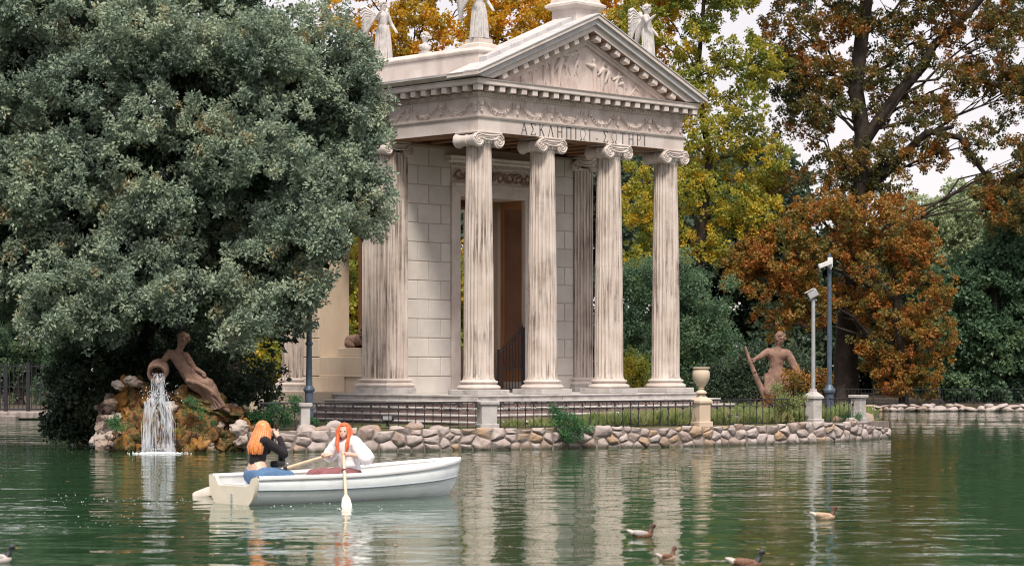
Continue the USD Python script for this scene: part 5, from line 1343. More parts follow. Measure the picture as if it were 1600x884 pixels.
def person(label, J, bones, clothes, hair_locks, hair_mtl, fwd, cap_r):
    t = thing('person', label, 'person', tuple(BO), math.degrees(BR))
    J = {k: (np.array(v[:3], float), v[3]) for k, v in J.items()}
    body = skin(bones, J, 0.022, 6)
    part(t, 'body', body, 'skin_tone', True)
    for nm, bns, grow, mtl, noise_, ref in clothes:
        JJ = {k: (v[0], v[1] + (grow.get(k, grow['*']) if isinstance(grow, dict) else grow)) for k, v in J.items()}
        part(t, nm, deform(skin(bns, JJ, ref, 6), noise_, 14, 3), mtl, True)
    h, r = J['head']; f = np.asarray(fwd, float); f /= np.linalg.norm(f); side = np.cross(f, UP)
    fd = MB()
    for dx, dz, d_, rr in ((0, -0.05, 1.0, 0.13), (0, -0.2, 1.08, 0.16), (0, -0.72, 0.72, 0.22), (0, 0.1, .95, .12)):
        fd.tm(trimesh.creation.icosphere(1, rr * r), trimesh.transformations.translation_matrix(h + (side * dx + UP * dz + f * d_) * r))
    part(t, 'nose', fd, 'skin_tone', 60)
    for s in (-1, 1):
        e = trimesh.creation.icosphere(1, 0.13 * r); e.apply_translation(h + (side * 0.36 * s + UP * 0.14 + f * 0.9) * r); part(t, 'eye', e, 'eye_dark', 60)
        e = trimesh.creation.icosphere(1, 0.2 * r); e.apply_scale((0.6, 0.6, 1.0)); e.apply_translation(h + (side * 0.98 * s - UP * 0.05) * r); part(t, 'ear', e, 'skin_tone', 60)
    b = MB(); b.tube([h + (side * q * 0.3 - UP * (0.45 - 0.05 * q * q) + f * (0.93 - .06 * q * q)) * r for q in (-1, -.5, 0, .5, 1)], [0.004, 0.008, 0.009, 0.008, 0.004], 5); part(t, 'mouth', b, 'lip', 60)
    hm = MB()
    rg = np.random.default_rng(17)
    c = trimesh.creation.icosphere(3, 1.0); v = np.array(c.vertices)
    hc = h + UP * r * 0.34 - f * r * 0.16                          # hair stands off the skull and falls behind the brow
    keep = (v @ f < 0.30) | (v[:, 2] > 0.50)
    v2 = hc + v * r * cap_r * (1 + 0.05 * (meshkit.fbm(v * 5, 2) - 0.5)[:, None])
    v2[~keep] = hc + v[~keep] * r * 0.6
    hm.add(v2, c.faces)
    for pts in hair_locks(h, r, f, side, rg):
        n = len(pts); hm.tube(pts, np.interp(np.linspace(0, 1, n), [0, .25, .75, 1], [.018, .026, .022, .006]) * rg.uniform(.8, 1.2), 7)
    part(t, 'hair', hm, hair_mtl, 60)
    return t, J
def hand(J, key, d, palm_dir):
    """Five finger chains closing round what the hand holds."""
    p = np.array(J[key][:3]); d = np.asarray(d, float) / np.linalg.norm(d); q = np.asarray(palm_dir, float); q /= np.linalg.norm(q); s = np.cross(d, q)
    B = []
    for i in range(4):
        o = p + s * (i - 1.5) * 0.017
        l = (0.9, 1.0, 0.95, 0.75)[i]
        pts = [o + d * 0.02, o + d * 0.05 * l + q * 0.012, o + d * 0.052 * l + q * 0.042, o + d * 0.025 + q * 0.05]
        for k, c in enumerate(pts): J[f'{key}{i}{k}'] = (*c, (0.0095, 0.009, 0.0085, 0.008)[k])
        B += [(f'{key}{i}{k}', f'{key}{i}{k + 1}') for k in range(3)] + [(key, f'{key}{i}0')]
    th = [p - s * 0.03, p - s * 0.042 + d * 0.025 + q * 0.012, p - s * 0.03 + d * 0.045 + q * 0.03]
    for k, c in enumerate(th): J[f'{key}t{k}'] = (*c, (0.012, 0.0105, 0.009)[k])
    return B + [(key, f'{key}t0'), (f'{key}t0', f'{key}t1'), (f'{key}t1', f'{key}t2')]
BB = [('head', 'crown', 'jaw'), ('head', 'neck'), ('neck', 'chest'), ('shl', 'shr', 'chest'), ('chest', 'waist'), ('waist', 'hipl', 'hipr'), ('hipl', 'kneel'), ('hipr', 'kneer'), ('kneel', 'ankl'), ('kneer', 'ankr'), ('ankl', 'toel'), ('ankr', 'toer'),
      ('shl', 'elbl'), ('elbl', 'wril'), ('wril', 'pl'), ('shr', 'elbr'), ('elbr', 'wrir'), ('wrir', 'pr')]
# person in black, seen from behind, sitting near the stern and facing the bow; 'r' is the near side
JA = {'head': (.475, -.01, 1.0, .082), 'crown': (.45, -.01, 1.03, .088), 'jaw': (.53, -.02, .955, .045), 'neck': (.44, 0, .91, .048), 'chest': (.41, 0, .75, .115), 'shl': (.43, .155, .85, .055), 'shr': (.40, -.155, .85, .055), 'waist': (.38, 0, .56, .098),
      'hipl': (.38, .10, .375, .12), 'hipr': (.38, -.10, .375, .12), 'kneel': (.86, .12, .38, .062), 'kneer': (.82, -.14, .36, .062), 'ankl': (.88, .1, .14, .042), 'ankr': (.86, -.12, .14, .042), 'toel': (1.04, .1, .10, .035), 'toer': (1.02, -.12, .10, .035),
      'elbl': (.70, .2, .70, .042), 'wril': (.66, .05, .90, .03), 'pl': (.655, .02, .95, .032), 'elbr': (.66, -.25, .665, .042), 'wrir': (.665, -.13, .875, .03), 'pr': (.65, -.08, .925, .034)}
bA = BB + hand(JA, 'pr', (-.05, .2, 1), (.1, 1, .1)) + hand(JA, 'pl', (-.05, -.2, 1), (.1, -1, .1))
def locksA(h, r, f, side, rg):
    for k in range(150):
        a = math.radians(rg.uniform(70, 290))                     # round the back of the head
        o = f * math.cos(a) + side * math.sin(a)
        top = h + (UP * rg.uniform(.5, 1.1) + o * 0.8) * r
        end = rg.uniform(.66, .74) if abs(a - math.pi) < 1.2 else rg.uniform(.74, .86)
        sp = 1.0 + 0.5 * rg.random()
        yield [top, h + (o * 1.2 + UP * 0.1) * r, h + o * r * 1.1 * sp - f * .03 - UP * r * 1.4, np.array([*(h + o * r * 1.25 * sp - f * 0.07)[:2], (end + h[2]) / 2 - .08]), np.array([*(h + o * r * 1.2 * sp - f * 0.075)[:2], end])]
pa, J = person('person with long copper hair, black top and jeans, back to the camera, hand at face', JA, bA,
    [('top', [('chest', 'waist'), ('shl', 'shr', 'chest'), ('shl', 'elbl'), ('elbl', 'wril'), ('shr', 'elbr'), ('elbr', 'wrir')], 0.012, 'black_knit', 0.006, 0.03),
     ('jeans', [('hipl', 'hipr'), ('hipl', 'kneel'), ('hipr', 'kneer'), ('kneel', 'ankl'), ('kneer', 'ankr')], 0.014, 'denim', 0.008, 0.03)], locksA, 'hair_copper', (1, .1, 0.05), 1.22)
# person in white, rowing, facing the stern; 'r' is the far side
JB = {'head': (1.865, -.02, .945, .082), 'crown': (1.88, -.015, .975, .087), 'jaw': (1.825, -.05, .895, .044), 'neck': (1.89, 0, .86, .047), 'chest': (1.93, 0, .71, .115), 'shl': (1.95, -.155, .80, .055), 'shr': (1.90, .155, .80, .055), 'waist': (1.97, 0, .53, .10),
      'hipl': (1.98, -.1, .32, .11), 'hipr': (1.98, .1, .32, .11), 'kneel': (1.44, -.14, .345, .058), 'kneer': (1.38, .08, .36, .058), 'ankl': (1.25, -.14, .14, .042), 'ankr': (1.22, .1, .14, .042), 'toel': (1.1, -.14, .12, .035), 'toer': (1.08, .1, .12, .035),
      'elbl': (2.0, -.34, .59, .042), 'wril': (1.80, -.25, .63, .03), 'pl': (1.745, -.215, .635, .034), 'elbr': (1.86, .31, .60, .042), 'wrir': (1.65, .12, .61, .03), 'pr': (1.60, .075, .615, .034)}
bB = BB + hand(JB, 'pl', (-.3, .3, .5), (-.6, 0, -.8)) + hand(JB, 'pr', (-.4, -.3, .5), (-.5, .1, -.8))
def locksB(h, r, f, side, rg):
    for k in range(100):
        a = math.radians(rg.uniform(50, 310))
        o = f * math.cos(a) + side * math.sin(a)
        top = h + (UP * rg.uniform(.5, 1.1) + o * 0.8) * r
        front = math.cos(a) > -0.1
        end = rg.uniform(.64, .72) if front else rg.uniform(.68, .78)
        g = (0.085 if front else -0.05)
        m1 = h + o * r * 1.18 - UP * r * 0.9
        yield [top, h + (o * 1.2 + UP * 0.1) * r, m1, np.array([*(h + o * r * 1.0 + f * g)[:2], (end + h[2]) / 2 - 0.05]), np.array([*(h + o * r * 0.75 + f * g)[:2], end])]
pb, J = person('person with bright red hair and a loose white blouse, rowing and facing the camera', JB, bB,
    [('blouse', [('chest', 'waist'), ('shl', 'shr', 'chest'), ('waist', 'hipl', 'hipr'), ('shl', 'elbl'), ('shr', 'elbr')], {'*': 0.02, 'elbl': 0.075, 'elbr': 0.06, 'shl': 0.035, 'shr': 0.03, 'waist': 0.045, 'hipl': 0.0, 'hipr': 0.0}, 'white_cotton', 0.016, 0.03),
     ('trousers', [('hipl', 'hipr'), ('hipl', 'kneel'), ('hipr', 'kneer'), ('kneel', 'ankl'), ('kneer', 'ankr')], 0.016, 'mauve_cloth', 0.006, 0.03)], locksB, 'hair_red', (-1, -.75, -.08), 1.22)
bg = thing('black_bag', 'small black bag with a silver clasp on the lap of the person in jeans', 'bag', tuple(bw_(.70, -.05, .48)), math.degrees(BR) + 20)
part(bg, 'pouch', deform(cbox(-.13, .10, -.07, .07, .0, .09, .03).subdivide().subdivide(), 0.012, 12), 'black_bag', True)
part(bg, 'flap', deform(cbox(.04, .12, -.05, .05, .05, .17, .02).subdivide(), 0.008, 12), 'black_bag', True)
part(bg, 'clasp', trimesh.creation.icosphere(1, .022).apply_translation((.13, -.06, .04)), 'grey_steel', 60)
ph = thing('phone', 'small dark phone held up by the person in the black top', 'phone', tuple(bw_(.66, -.03, .955)), math.degrees(BR))
part(ph, 'case', cbox(-.005, .006, -.035, .035, -.05, .07, .003), 'black_bag')

# ---------------------------------------------------------------- ducks
def duck(label, px, py, heading, body, wing, head, scale=0.56, first=True):
    p = wat(px, py)
    t = thing('duck', label, 'duck', tuple(p), heading, 'ducks swimming on the lake')
    UsdGeom.Xformable(t).AddScaleOp().Set(Gf.Vec3f(scale, scale, scale))
    m = trimesh.creation.icosphere(3)
    v = np.array(m.vertices) * np.array([.25, .115, .10])
    v[:, 2] += 0.05 + 0.45 * np.maximum(0, -v[:, 0] - .1) ** 1.25 + 0.1 * np.maximum(0, v[:, 0] - .12)
    v[:, 1] *= np.interp(v[:, 0], [-.25, -.12, .1, .25], [.45, .95, 1.05, .9])
    part(t, 'body', trimesh.Trimesh(v, m.faces, process=False), body, True)
    b = MB(); b.tube([(-.2, 0, .10), (-.27, 0, .135), (-.34, 0, .165)], [.055, .045, .012], 8); part(t, 'tail', b, 'duck_white', 60)
    for s in (-1, 1):
        m2 = trimesh.creation.icosphere(2); w = np.array(m2.vertices) * np.array([.17, .03, .06]); w[:, 2] += .095 + 0.12 * np.maximum(0, -w[:, 0]); w[:, 0] -= .05; w[:, 1] += s * .09
        part(t, 'wing', trimesh.Trimesh(w, m2.faces, process=False), wing, True)
    J = {'a': (np.array((.17, 0, .09)), .065), 'b': (np.array((.215, 0, .17)), .042), 'c': (np.array((.225, 0, .235)), .04), 'd': (np.array((.25, 0, .262)), .05), 'e': (np.array((.285, 0, .252)), .034)}
    part(t, 'head', skin([('a', 'b'), ('b', 'c'), ('c', 'd'), ('d', 'e')], J, .025), head, True)
    b = MB(); b.add([(.30, -.02, .255), (.30, .02, .255), (.375, .022, .236), (.375, -.022, .236), (.30, -.018, .232), (.30, .018, .232), (.375, .02, .228), (.375, -.02, .228)], [(0, 1, 2, 3), (7, 6, 5, 4), (0, 3, 7, 4), (1, 5, 6, 2), (3, 2, 6, 7), (0, 4, 5, 1)]); part(t, 'bill', b, 'bill')
    for s in (-1, 1): part(t, 'eye', trimesh.creation.icosphere(1, .008).apply_translation((.275, s * .042, .275)), 'eye_dark')
    return t
duck('brown duck with a pale grey back, swimming right, below the railing urn', 1003, 839, 6, 'duck_brown', 'duck_grey', 'duck_head_brown', 0.5)
duck('small pale buff duck nearest the bottom edge, swimming away to the right', 1041, 875, 40, 'duck_pale', 'duck_brown', 'duck_head_brown', 0.44)
duck('dark-headed duck cut by the bottom edge of the picture', 1166, 887, 2, 'duck_brown', 'duck_brown', 'duck_dark', 0.58)
duck('light pinkish duck with a white tail, the farthest out at the right', 1288, 811, 8, 'duck_pale', 'duck_pale', 'duck_head_brown', 0.54)
duck('dark-headed duck with a pale breast at the left edge of the picture', -6, 879, 15, 'duck_white', 'duck_grey', 'duck_dark', 0.58)

# foam and floating leaves on the water
rng = np.random.default_rng(77)
def scatter(name, parent, protos, mtl, pos, scl, quats=None, label=None, cat=None, seed=0):
    """A PointInstancer of small meshes: leaves, foam, grass."""
    path = numbered('/World' if parent is None else str(parent.GetPath()), name)
    pi = UsdGeom.PointInstancer.Define(stage, path)
    rel = pi.CreatePrototypesRel()
    for k, m in enumerate(protos):
        q = usdkit.mesh(stage, f'{path}/shape' if k == 0 else f'{path}/shape_{k:03d}', m, M[mtl])
        rel.AddTarget(q.GetPath())
    r = np.random.default_rng(seed + len(pos))
    n = len(pos)
    if quats is None:
        quats = r.normal(size=(n, 4)); quats /= np.linalg.norm(quats, axis=1, keepdims=True)
    pi.CreateProtoIndicesAttr(Vt.IntArray.FromNumpy(r.integers(0, len(protos), n).astype(np.int32)))
    pi.CreatePositionsAttr(Vt.Vec3fArray.FromNumpy(np.asarray(pos, np.float32)))
    s = np.asarray(scl, np.float32)
    s = np.repeat(s[:, None], 3, 1) if s.ndim == 1 else s
    pi.CreateScalesAttr(Vt.Vec3fArray.FromNumpy(s))
    pi.CreateOrientationsAttr(Vt.QuathArray.FromNumpy(np.asarray(quats, np.float16)))
    return tag(pi, label, cat, None, 'stuff')
def yawq(r, n, tilt=0.0):
    a = r.uniform(0, 2 * np.pi, n) / 2
    q = np.stack([0 * a, 0 * a, np.sin(a), np.cos(a)], 1)
    return q + (r.normal(0, tilt, (n, 4)) * [1, 1, 0, 0] if tilt else 0)
lf_ = trimesh.Trimesh([(-.03, 0, .004), (0, -.018, .006), (.035, 0, .004), (0, .02, .008)], [(0, 1, 2), (0, 2, 3)], process=False)
pp = [wat(rng.uniform(-20, 1620), 568 + rng.uniform(90, 330) ** 1.0) for _ in range(150)]
scatter('floating_leaves', None, [lf_], 'leaf_floating', np.array(pp), rng.uniform(.5, 1.3, 150), yawq(rng, 150), 'scattered fallen leaves floating on the dark lake', 'leaves')
fm = trimesh.creation.icosphere(1, 0.02); fm.apply_scale((1.5, 1, .45))
pp = []
for _ in range(330):
    g = rng.random()
    if g < 0.35: p = wat(rng.uniform(50, 310), 782 + rng.normal(0, 4))
    elif g < 0.5: p = wat(rng.uniform(60, 260), 812 + rng.normal(0, 8))
    elif g < 0.85: p = wat(rng.uniform(330, 690), 790 + rng.normal(0, 6))
    else: p = wat(543 + rng.normal(0, 9), 797 + rng.normal(0, 3))
    pp.append(p)
scatter('water_sparkle', None, [fm], 'foam', np.array(pp), rng.uniform(.08, 0.34, 330), yawq(rng, 330), 'tiny white bubbles along the wake of the rowing boat', 'foam')
# ---------------------------------------------------------------- plants
def clump(n, rad, leaf, seed, aspect=0.45, flat=1.0, droop=0.0):
    """A twig's worth of leaves: folded diamonds pointing outward from a centre."""
    r = np.random.default_rng(seed)
    b = MB()
    for k in range(n):
        d = r.normal(size=3); d[2] *= flat; d /= np.linalg.norm(d)
        c = d * rad * r.uniform(0.25, 1.0) ** 0.6
        o = d + r.normal(0, 0.55, 3) - UP * droop; o /= np.linalg.norm(o)
        s = np.cross(o, r.normal(size=3)); s /= np.linalg.norm(s); nn = np.cross(o, s)
        L = leaf * r.uniform(0.7, 1.25); W = L * aspect
        b.add([c - o * L * .5, c + s * W * .5 + nn * W * .18, c + o * L * .5, c - s * W * .5 + nn * W * .18], [(0, 1, 2), (0, 2, 3)])
    return b.mesh()
ILEX = [clump(36, .15, .085, k, .5) for k in range(4)]
BROAD = [clump(34, .30, .17, 10 + k, .75, .8) for k in range(4)]
FINE = [clump(40, .26, .11, 20 + k, .5, .8) for k in range(3)]
FAR = [clump(30, .50, .30, 30 + k, .7, .8) for k in range(3)]

def shells(lobes, dens, gate=0.0, freq=0.9, seed=0, inner=0.25, size=1.0, zmin=None, amp=0.7):
    """Points spread over and inside overlapping lobes, thinned by noise so that gaps open and clumps form."""
    r = np.random.default_rng(seed)
    out = []
    for c, rad in lobes:
        rad = np.asarray(rad, float) * np.ones(3)
        n = int(dens * (rad[0] * rad[2]) * 4)
        d = r.normal(size=(n, 3)); d /= np.linalg.norm(d, axis=1, keepdims=True)
        f = np.where(r.random(n) < inner, r.uniform(0.3, 0.85, n), r.uniform(0.82, 1.06, n))
        p = np.asarray(c) + d * f[:, None] * rad
        p += d * ((meshkit.fbm(p * 1.7 / size, 2, seed + 5) - 0.5) * amp * rad.mean())[:, None]
        out.append(p)
    p = np.vstack(out)
    if gate > 0:
        p = p[meshkit.fbm(p * freq, 3, seed) > gate]
    if zmin is not None:
        p = p[p[:, 2] > zmin]
    return p
def lobes_px(spec, Y):
    out = []
    for s in spec:
        px, py, rp = s[:3]; dY = s[3] if len(s) > 3 else 0.0
        y = Y + dY
        R = rp * y / F
        out.append((at(px, y, zat(py, y)), (R, R * 0.95, R * 0.92)))
    return out
def limb(a, b_, r0, r1, seed, n=7, wob=0.08):
    rg = np.random.default_rng(seed)
    ts = np.linspace(0, 1, n)
    L = np.linalg.norm(b_ - a)
    p = a + (b_ - a) * ts[:, None] + rg.normal(0, wob * L * 0.35, (n, 3)) * (np.sin(ts * np.pi))[:, None] + UP * (0.06 * L * np.sin(ts * np.pi))[:, None]
    return p, r0 + (r1 - r0) * ts
def tree(name, label, Y, trunk, lobes, protos, mtl, dens=9, gate=0.0, freq=0.9, seed=0, scale=(0.8, 1.3), group=None, twigs=3, inner=0.25, limbs=(), cat='tree', lobe_limbs=True, z0=0.2):
    L = lobes_px(lobes, Y)
    tp = np.array([at(px, Y, zat(py, Y)) for px, py, _ in trunk]); tr_ = np.array([w for _, _, w in trunk]) * Y / F
    t = thing(name, label, cat, (tp[0][0], tp[0][1], 0), 0, group)
    o = np.array([tp[0][0], tp[0][1], 0])
    rg = np.random.default_rng(seed)
    b = MB(); b.tube(tp - o, tr_, 10)
    fl = 5
    for k in range(fl):                                           # root flare
        a = k * 2 * math.pi / fl + 0.4
        d = np.array([math.cos(a), math.sin(a), 0])
        b.tube([tp[0] - o + UP * tr_[0] * 2.2 + d * tr_[0] * 0.4, tp[0] - o + UP * tr_[0] * .8 + d * tr_[0] * .9, tp[0] - o + d * tr_[0] * 2 - UP * .1], [tr_[0] * .5, tr_[0] * .5, tr_[0] * .2], 6)
    part(t, 'trunk', b, 'bark', True)
    for k, lm in enumerate(limbs):
        pts = np.array([at(px, Y + (dy[0] if dy else 0), zat(py, Y)) for px, py, _, *dy in lm]); rr = np.array([x[2] for x in lm]) * Y / F
        b = MB(); b.tube(pts - o, rr, 8); part(t, 'limb', b, 'bark', True)
    if lobe_limbs:
        for k, (c, rad) in enumerate(L):
            j = int(np.argmin(np.linalg.norm(tp[1:] - c + UP * 0.6 * np.linalg.norm(tp[1:, :2] - c[:2], axis=1)[:, None], axis=1))) + 1
            p, r_ = limb(tp[j], c, min(tr_[j] * 0.4, 0.085), 0.02, seed * 100 + k)
            b = MB(); b.tube(p - o, r_, 6)
            for q in range(twigs):
                d = rg.normal(size=3); d /= np.linalg.norm(d)
                s_, e = p[rg.integers(3, 7)], c + d * np.asarray(rad) * rg.uniform(.7, 1.0)
                pp_, rr_ = limb(s_, e, 0.03, 0.008, k * 50 + q, 5)
                b.tube(pp_ - o, rr_, 4)
            part(t, 'limb', b, 'bark', True)
    P = shells(L, dens, gate, freq, seed, inner, 1.0, z0)
    scatter('crown', t, protos, mtl, P - o, rg.uniform(*scale, len(P)), seed=seed)
    return t

# evergreen oak over the fountain
OUT = Polygon([(-260, -200), (130, -170), (150, -20), (230, -40), (300, -10), (330, 10), (390, 12), (420, 8), (470, -4), (520, 8), (560, 34), (592, 95), (606, 140), (611, 185), (600, 225), (594, 260), (604, 310), (612, 335), (596, 372), (560, 400), (515, 425), (498, 470), (484, 520), (476, 560), (440, 580), (380, 560), (320, 516), (250, 514), (200, 525), (140, 560), (70, 545), (20, 505), (-20, 500), (-200, 500)])
rng = np.random.default_rng(101)
Yi = 53.2
ilex = thing('evergreen_oak', 'huge rounded grey-green evergreen oak overhanging the fountain and hiding the temple flank', 'tree', (X(250, Yi + .8), Yi + .8, 0))
oi = np.array([X(250, Yi + .8), Yi + .8, 0])
lob = []
from shapely.geometry import Point
for k in range(900):
    px, py = rng.uniform(-240, 612), rng.uniform(-170, 560)
    q = Point(px, py)
    if not OUT.contains(q): continue
    edge = OUT.exterior.distance(q)
    rp = rng.uniform(24, 74)
    if edge < rp * 0.72: continue
    bulge = math.sqrt(max(0.0, 1 - ((px - 190) / 470) ** 2 * 0.9 - ((py - 230) / 460) ** 2 * 0.5))
    dep = Yi - 3.4 * bulge + rng.uniform(-0.5, 0.7) + (1.3 if py > 420 else 0) + (0.8 if px > 480 else 0)
    if py > 330 and 425 < px < 560: dep = 49.7 + rng.uniform(-.2, .4)
    elif 60 < px < 425 and py > 420: dep = 49.3 + rng.uniform(-.3, .5)
    elif py > 330: dep += min(1.1, (py - 330) / 150 * 1.1) * (1 if px < 425 else .5)
    c = at(px, dep, zat(py, dep)); R = rp * dep / F
    if any(np.linalg.norm(c - c2) < (R + r2[0]) * 0.47 for c2, r2 in lob): continue
    lob.append((c, np.array([R, R * 0.9, R * 0.85])))
for px, py, rp, dY in ((485, 345, 42, 49.8), (492, 400, 42, 49.7), (480, 448, 32, 49.8), (500, 300, 45, 49.8), (470, 500, 26, 50.2)):
    lob.append((at(px, dY, zat(py, dY)), np.ones(3) * rp * dY / F))
P = shells(lob, 66, 0.455, 1.25, 4, 0.10, amp=1.5)
tip = tw(-1.2, 4.0)
P = P[(P - oi)[:, 2] > 1.2]
pxs, pys = 800 + F * P[:, 0] / P[:, 1], HOR - F * (P[:, 2] - CH) / P[:, 1]
keep = np.array([OUT.buffer(16).contains(Point(a, b_)) or rng.random() < .05 for a, b_ in zip(pxs, pys)])
P = P[keep]
scatter('crown', ilex, ILEX, 'leaf_ilex', P - oi, rng.uniform(0.75, 1.35, len(P)), seed=5)
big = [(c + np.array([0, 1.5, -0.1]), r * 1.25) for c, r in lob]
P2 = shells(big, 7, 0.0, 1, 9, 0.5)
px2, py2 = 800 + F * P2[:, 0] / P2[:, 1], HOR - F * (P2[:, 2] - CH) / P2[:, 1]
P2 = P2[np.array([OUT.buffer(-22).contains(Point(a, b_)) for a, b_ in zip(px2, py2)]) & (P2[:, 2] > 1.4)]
scatter('inner_foliage', ilex, ILEX, 'leaf_dark', P2 - oi, rng.uniform(1.6, 2.6, len(P2)), seed=6)  # darker leaf colour paints the shade inside the crown
for k, (px, py, Yt, r0) in enumerate(((250, 300, 53.6, .26), (330, 250, 54.0, .2), (180, 250, 53.4, .2))):
    a = at(255 + 30 * k - 30, 54.6, 0.3); e = at(px, Yt, zat(py, Yt))
    p, r_ = limb(a, e, r0, 0.08, 300 + k, 9, 0.12)
    b = MB(); b.tube(p - oi, r_, 9); part(ilex, 'trunk', b, 'bark', True)
for k in range(0, len(lob), 2):
    a = at(260, 54.2, rng.uniform(3, 6)); p, r_ = limb(a, lob[k][0], 0.07, 0.02, 400 + k, 7, .12)
    b = MB(); b.tube(p - oi, r_, 5); part(ilex, 'limb', b, 'bark', True)

# shrubs in the shade under it
def shrub(name, label, spec, Y, protos, mtl, dens=14, seed=0, gate=0.0, group=None, scale=(.7, 1.2), cat='shrub', zmin=0.2, freq=1.4):
    L = lobes_px(spec, Y)
    c0 = L[0][0]
    t = thing(name, label, cat, (c0[0], c0[1], 0), 0, group)
    o = np.array([c0[0], c0[1], 0.0])
    b = MB()
    rg = np.random.default_rng(seed)
    for k, (c, rad) in enumerate(L):
        for q in range(1 if cat == 'plant' else 3):
            e = c + rg.normal(0, .35, 3) * np.asarray(rad)
            p, r_ = limb(np.array([c0[0] + rg.normal(0, .1), c0[1], max(zmin, 0.15)]), e, .007 if cat == 'plant' else .03, .003 if cat == 'plant' else .008, seed * 40 + k * 5 + q, 5)
            b.tube(p - o, r_, 5)
    part(t, 'stems', b, 'bark', True)
    P = shells(L, dens, gate, freq, seed, 0.4, 1.0, zmin)
    scatter('foliage', t, protos, mtl, P - o, rg.uniform(*scale, len(P)), seed=seed)
    return t
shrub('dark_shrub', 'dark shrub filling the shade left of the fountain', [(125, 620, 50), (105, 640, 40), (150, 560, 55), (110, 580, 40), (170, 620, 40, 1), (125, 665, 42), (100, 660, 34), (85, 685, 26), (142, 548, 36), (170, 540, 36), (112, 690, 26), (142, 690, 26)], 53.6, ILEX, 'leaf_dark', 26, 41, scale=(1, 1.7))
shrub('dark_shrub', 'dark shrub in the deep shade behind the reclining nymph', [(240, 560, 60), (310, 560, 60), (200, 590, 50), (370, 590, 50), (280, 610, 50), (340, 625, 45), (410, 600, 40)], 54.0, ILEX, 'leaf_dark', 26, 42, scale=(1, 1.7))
shrub('ivy_plant', 'bright green ivy spilling over the wall at the foot of the blue lamp pole', [(440, 648, 13), (415, 653, 13), (465, 642, 11), (462, 624, 8), (490, 661, 9), (515, 663, 6), (398, 650, 10), (428, 638, 9), (405, 665, 9), (450, 660, 9)], 50.35, FINE, 'leaf_ivy', 220, 43, scale=(.3, .55), cat='plant', zmin=0.3)
shrub('ivy_plant', 'green creeper hanging over the wall stones in the middle of the island front', [(878, 652, 11), (897, 660, 11), (884, 676, 9), (907, 676, 8), (862, 640, 7), (893, 688, 6), (918, 668, 6), (872, 664, 7)], 51.2, FINE, 'leaf_ivy', 240, 44, scale=(.28, .5), cat='plant', zmin=0.1)
shrub('tall_weed', 'tall green weed growing through the railing left of the floodlight pole', [(1222, 625, 12), (1212, 605, 8), (1240, 630, 12), (1220, 645, 12), (1228, 656, 9), (1252, 622, 7)], 55.3, FINE, 'leaf_grass', 170, 45, scale=(.3, .55), cat='plant', zmin=0.3)
shrub('low_weed', 'low green tuft by the end post at the right of the railing', [(1325, 655, 9), (1312, 658, 7), (1338, 652, 6)], 57.0, FINE, 'leaf_ivy', 220, 46, scale=(.28, .5), cat='plant', zmin=0.2)
shrub('rock_fern', 'small bright green fern among the pale rocks left of the waterfall', [(182, 662, 9), (176, 655, 6), (188, 668, 5)], 49.3, FINE, 'leaf_ivy', 260, 47, scale=(.25, .45), cat='plant', zmin=0.1)
shrub('rock_moss', 'patch of dark moss high on the fountain rocks right of the jar', [(300, 632, 10), (315, 645, 9), (290, 626, 7), (335, 660, 7)], 49.45, FINE, 'leaf_ivy', 170, 48, scale=(.2, .4), cat='plant', zmin=0.1)
shrub('yellow_shrub', 'yellowing shrub seen between the two right-hand columns', [(990, 580, 24), (1000, 600, 20), (985, 555, 14), (1005, 570, 14)], 66, FINE, 'leaf_yellowgreen', 40, 49, scale=(.6, 1.0), zmin=.4)
shrub('rust_shrub', 'rust-leaved shrub in front of the stone figure with the club', [(1240, 588, 17), (1262, 598, 18), (1225, 600, 13), (1212, 618, 13), (1198, 628, 10), (1235, 620, 15), (1285, 602, 14), (1290, 582, 10)], 60.3, FINE, 'leaf_rust', 34, 50, scale=(.5, .9), zmin=.4, gate=.42)
shrub('dark_shrub', 'dark shrub behind the outstretched arm of the stone figure', [(1150, 590, 40), (1120, 600, 35), (1175, 560, 30), (1190, 600, 30), (1250, 570, 30, 2)], 70, FINE, 'leaf_dark', 26, 51, scale=(.8, 1.4), zmin=.3)
# grass behind the railing
rng = np.random.default_rng(55)
bl = MB()
for k in range(26):
    a = rng.uniform(0, 6.28); d = np.array([math.cos(a), math.sin(a), 0]) ; p = d * rng.uniform(0, .07); s = np.cross(d, UP) * .006; h = rng.uniform(.12, .30)
    bl.add([p - s, p + s, p + d * .04 + UP * h * .7 + s * .6, p + d * .10 + UP * h], [(0, 1, 2), (0, 2, 3)])
gp = []
for k in range(5200):
    px, Y = rng.uniform(770, 1400), rng.uniform(51.2, 66)
    p = at(px, Y, 0.45)
    if ISL.buffer(-.55).contains(Point(p[0], p[1])):
        l = np.array([p[0], p[1]]) - TO
        thin_ = np.interp(px, [770, 880, 960], [0.25, 0.35, 1.0]) * (0.45 + meshkit.noise(np.array([p[0] * 1.3, p[1] * 0.5, 1.0]), 5))
        if rng.random() < thin_ and not (-2.1 < l @ TA < 8.8 and -2.1 < l @ TB < 9): gp.append(p)
gp = np.array(gp)
gsc = rng.uniform(.7, 1.5, len(gp)) * np.interp(800 + F * gp[:, 0] / gp[:, 1], [780, 880, 960], [0.55, 0.7, 1.0])
scatter('grass', None, [bl.mesh()], 'leaf_grass', gp, gsc, yawq(rng, len(gp), .08), 'rough yellowish grass behind the island railing', 'grass')

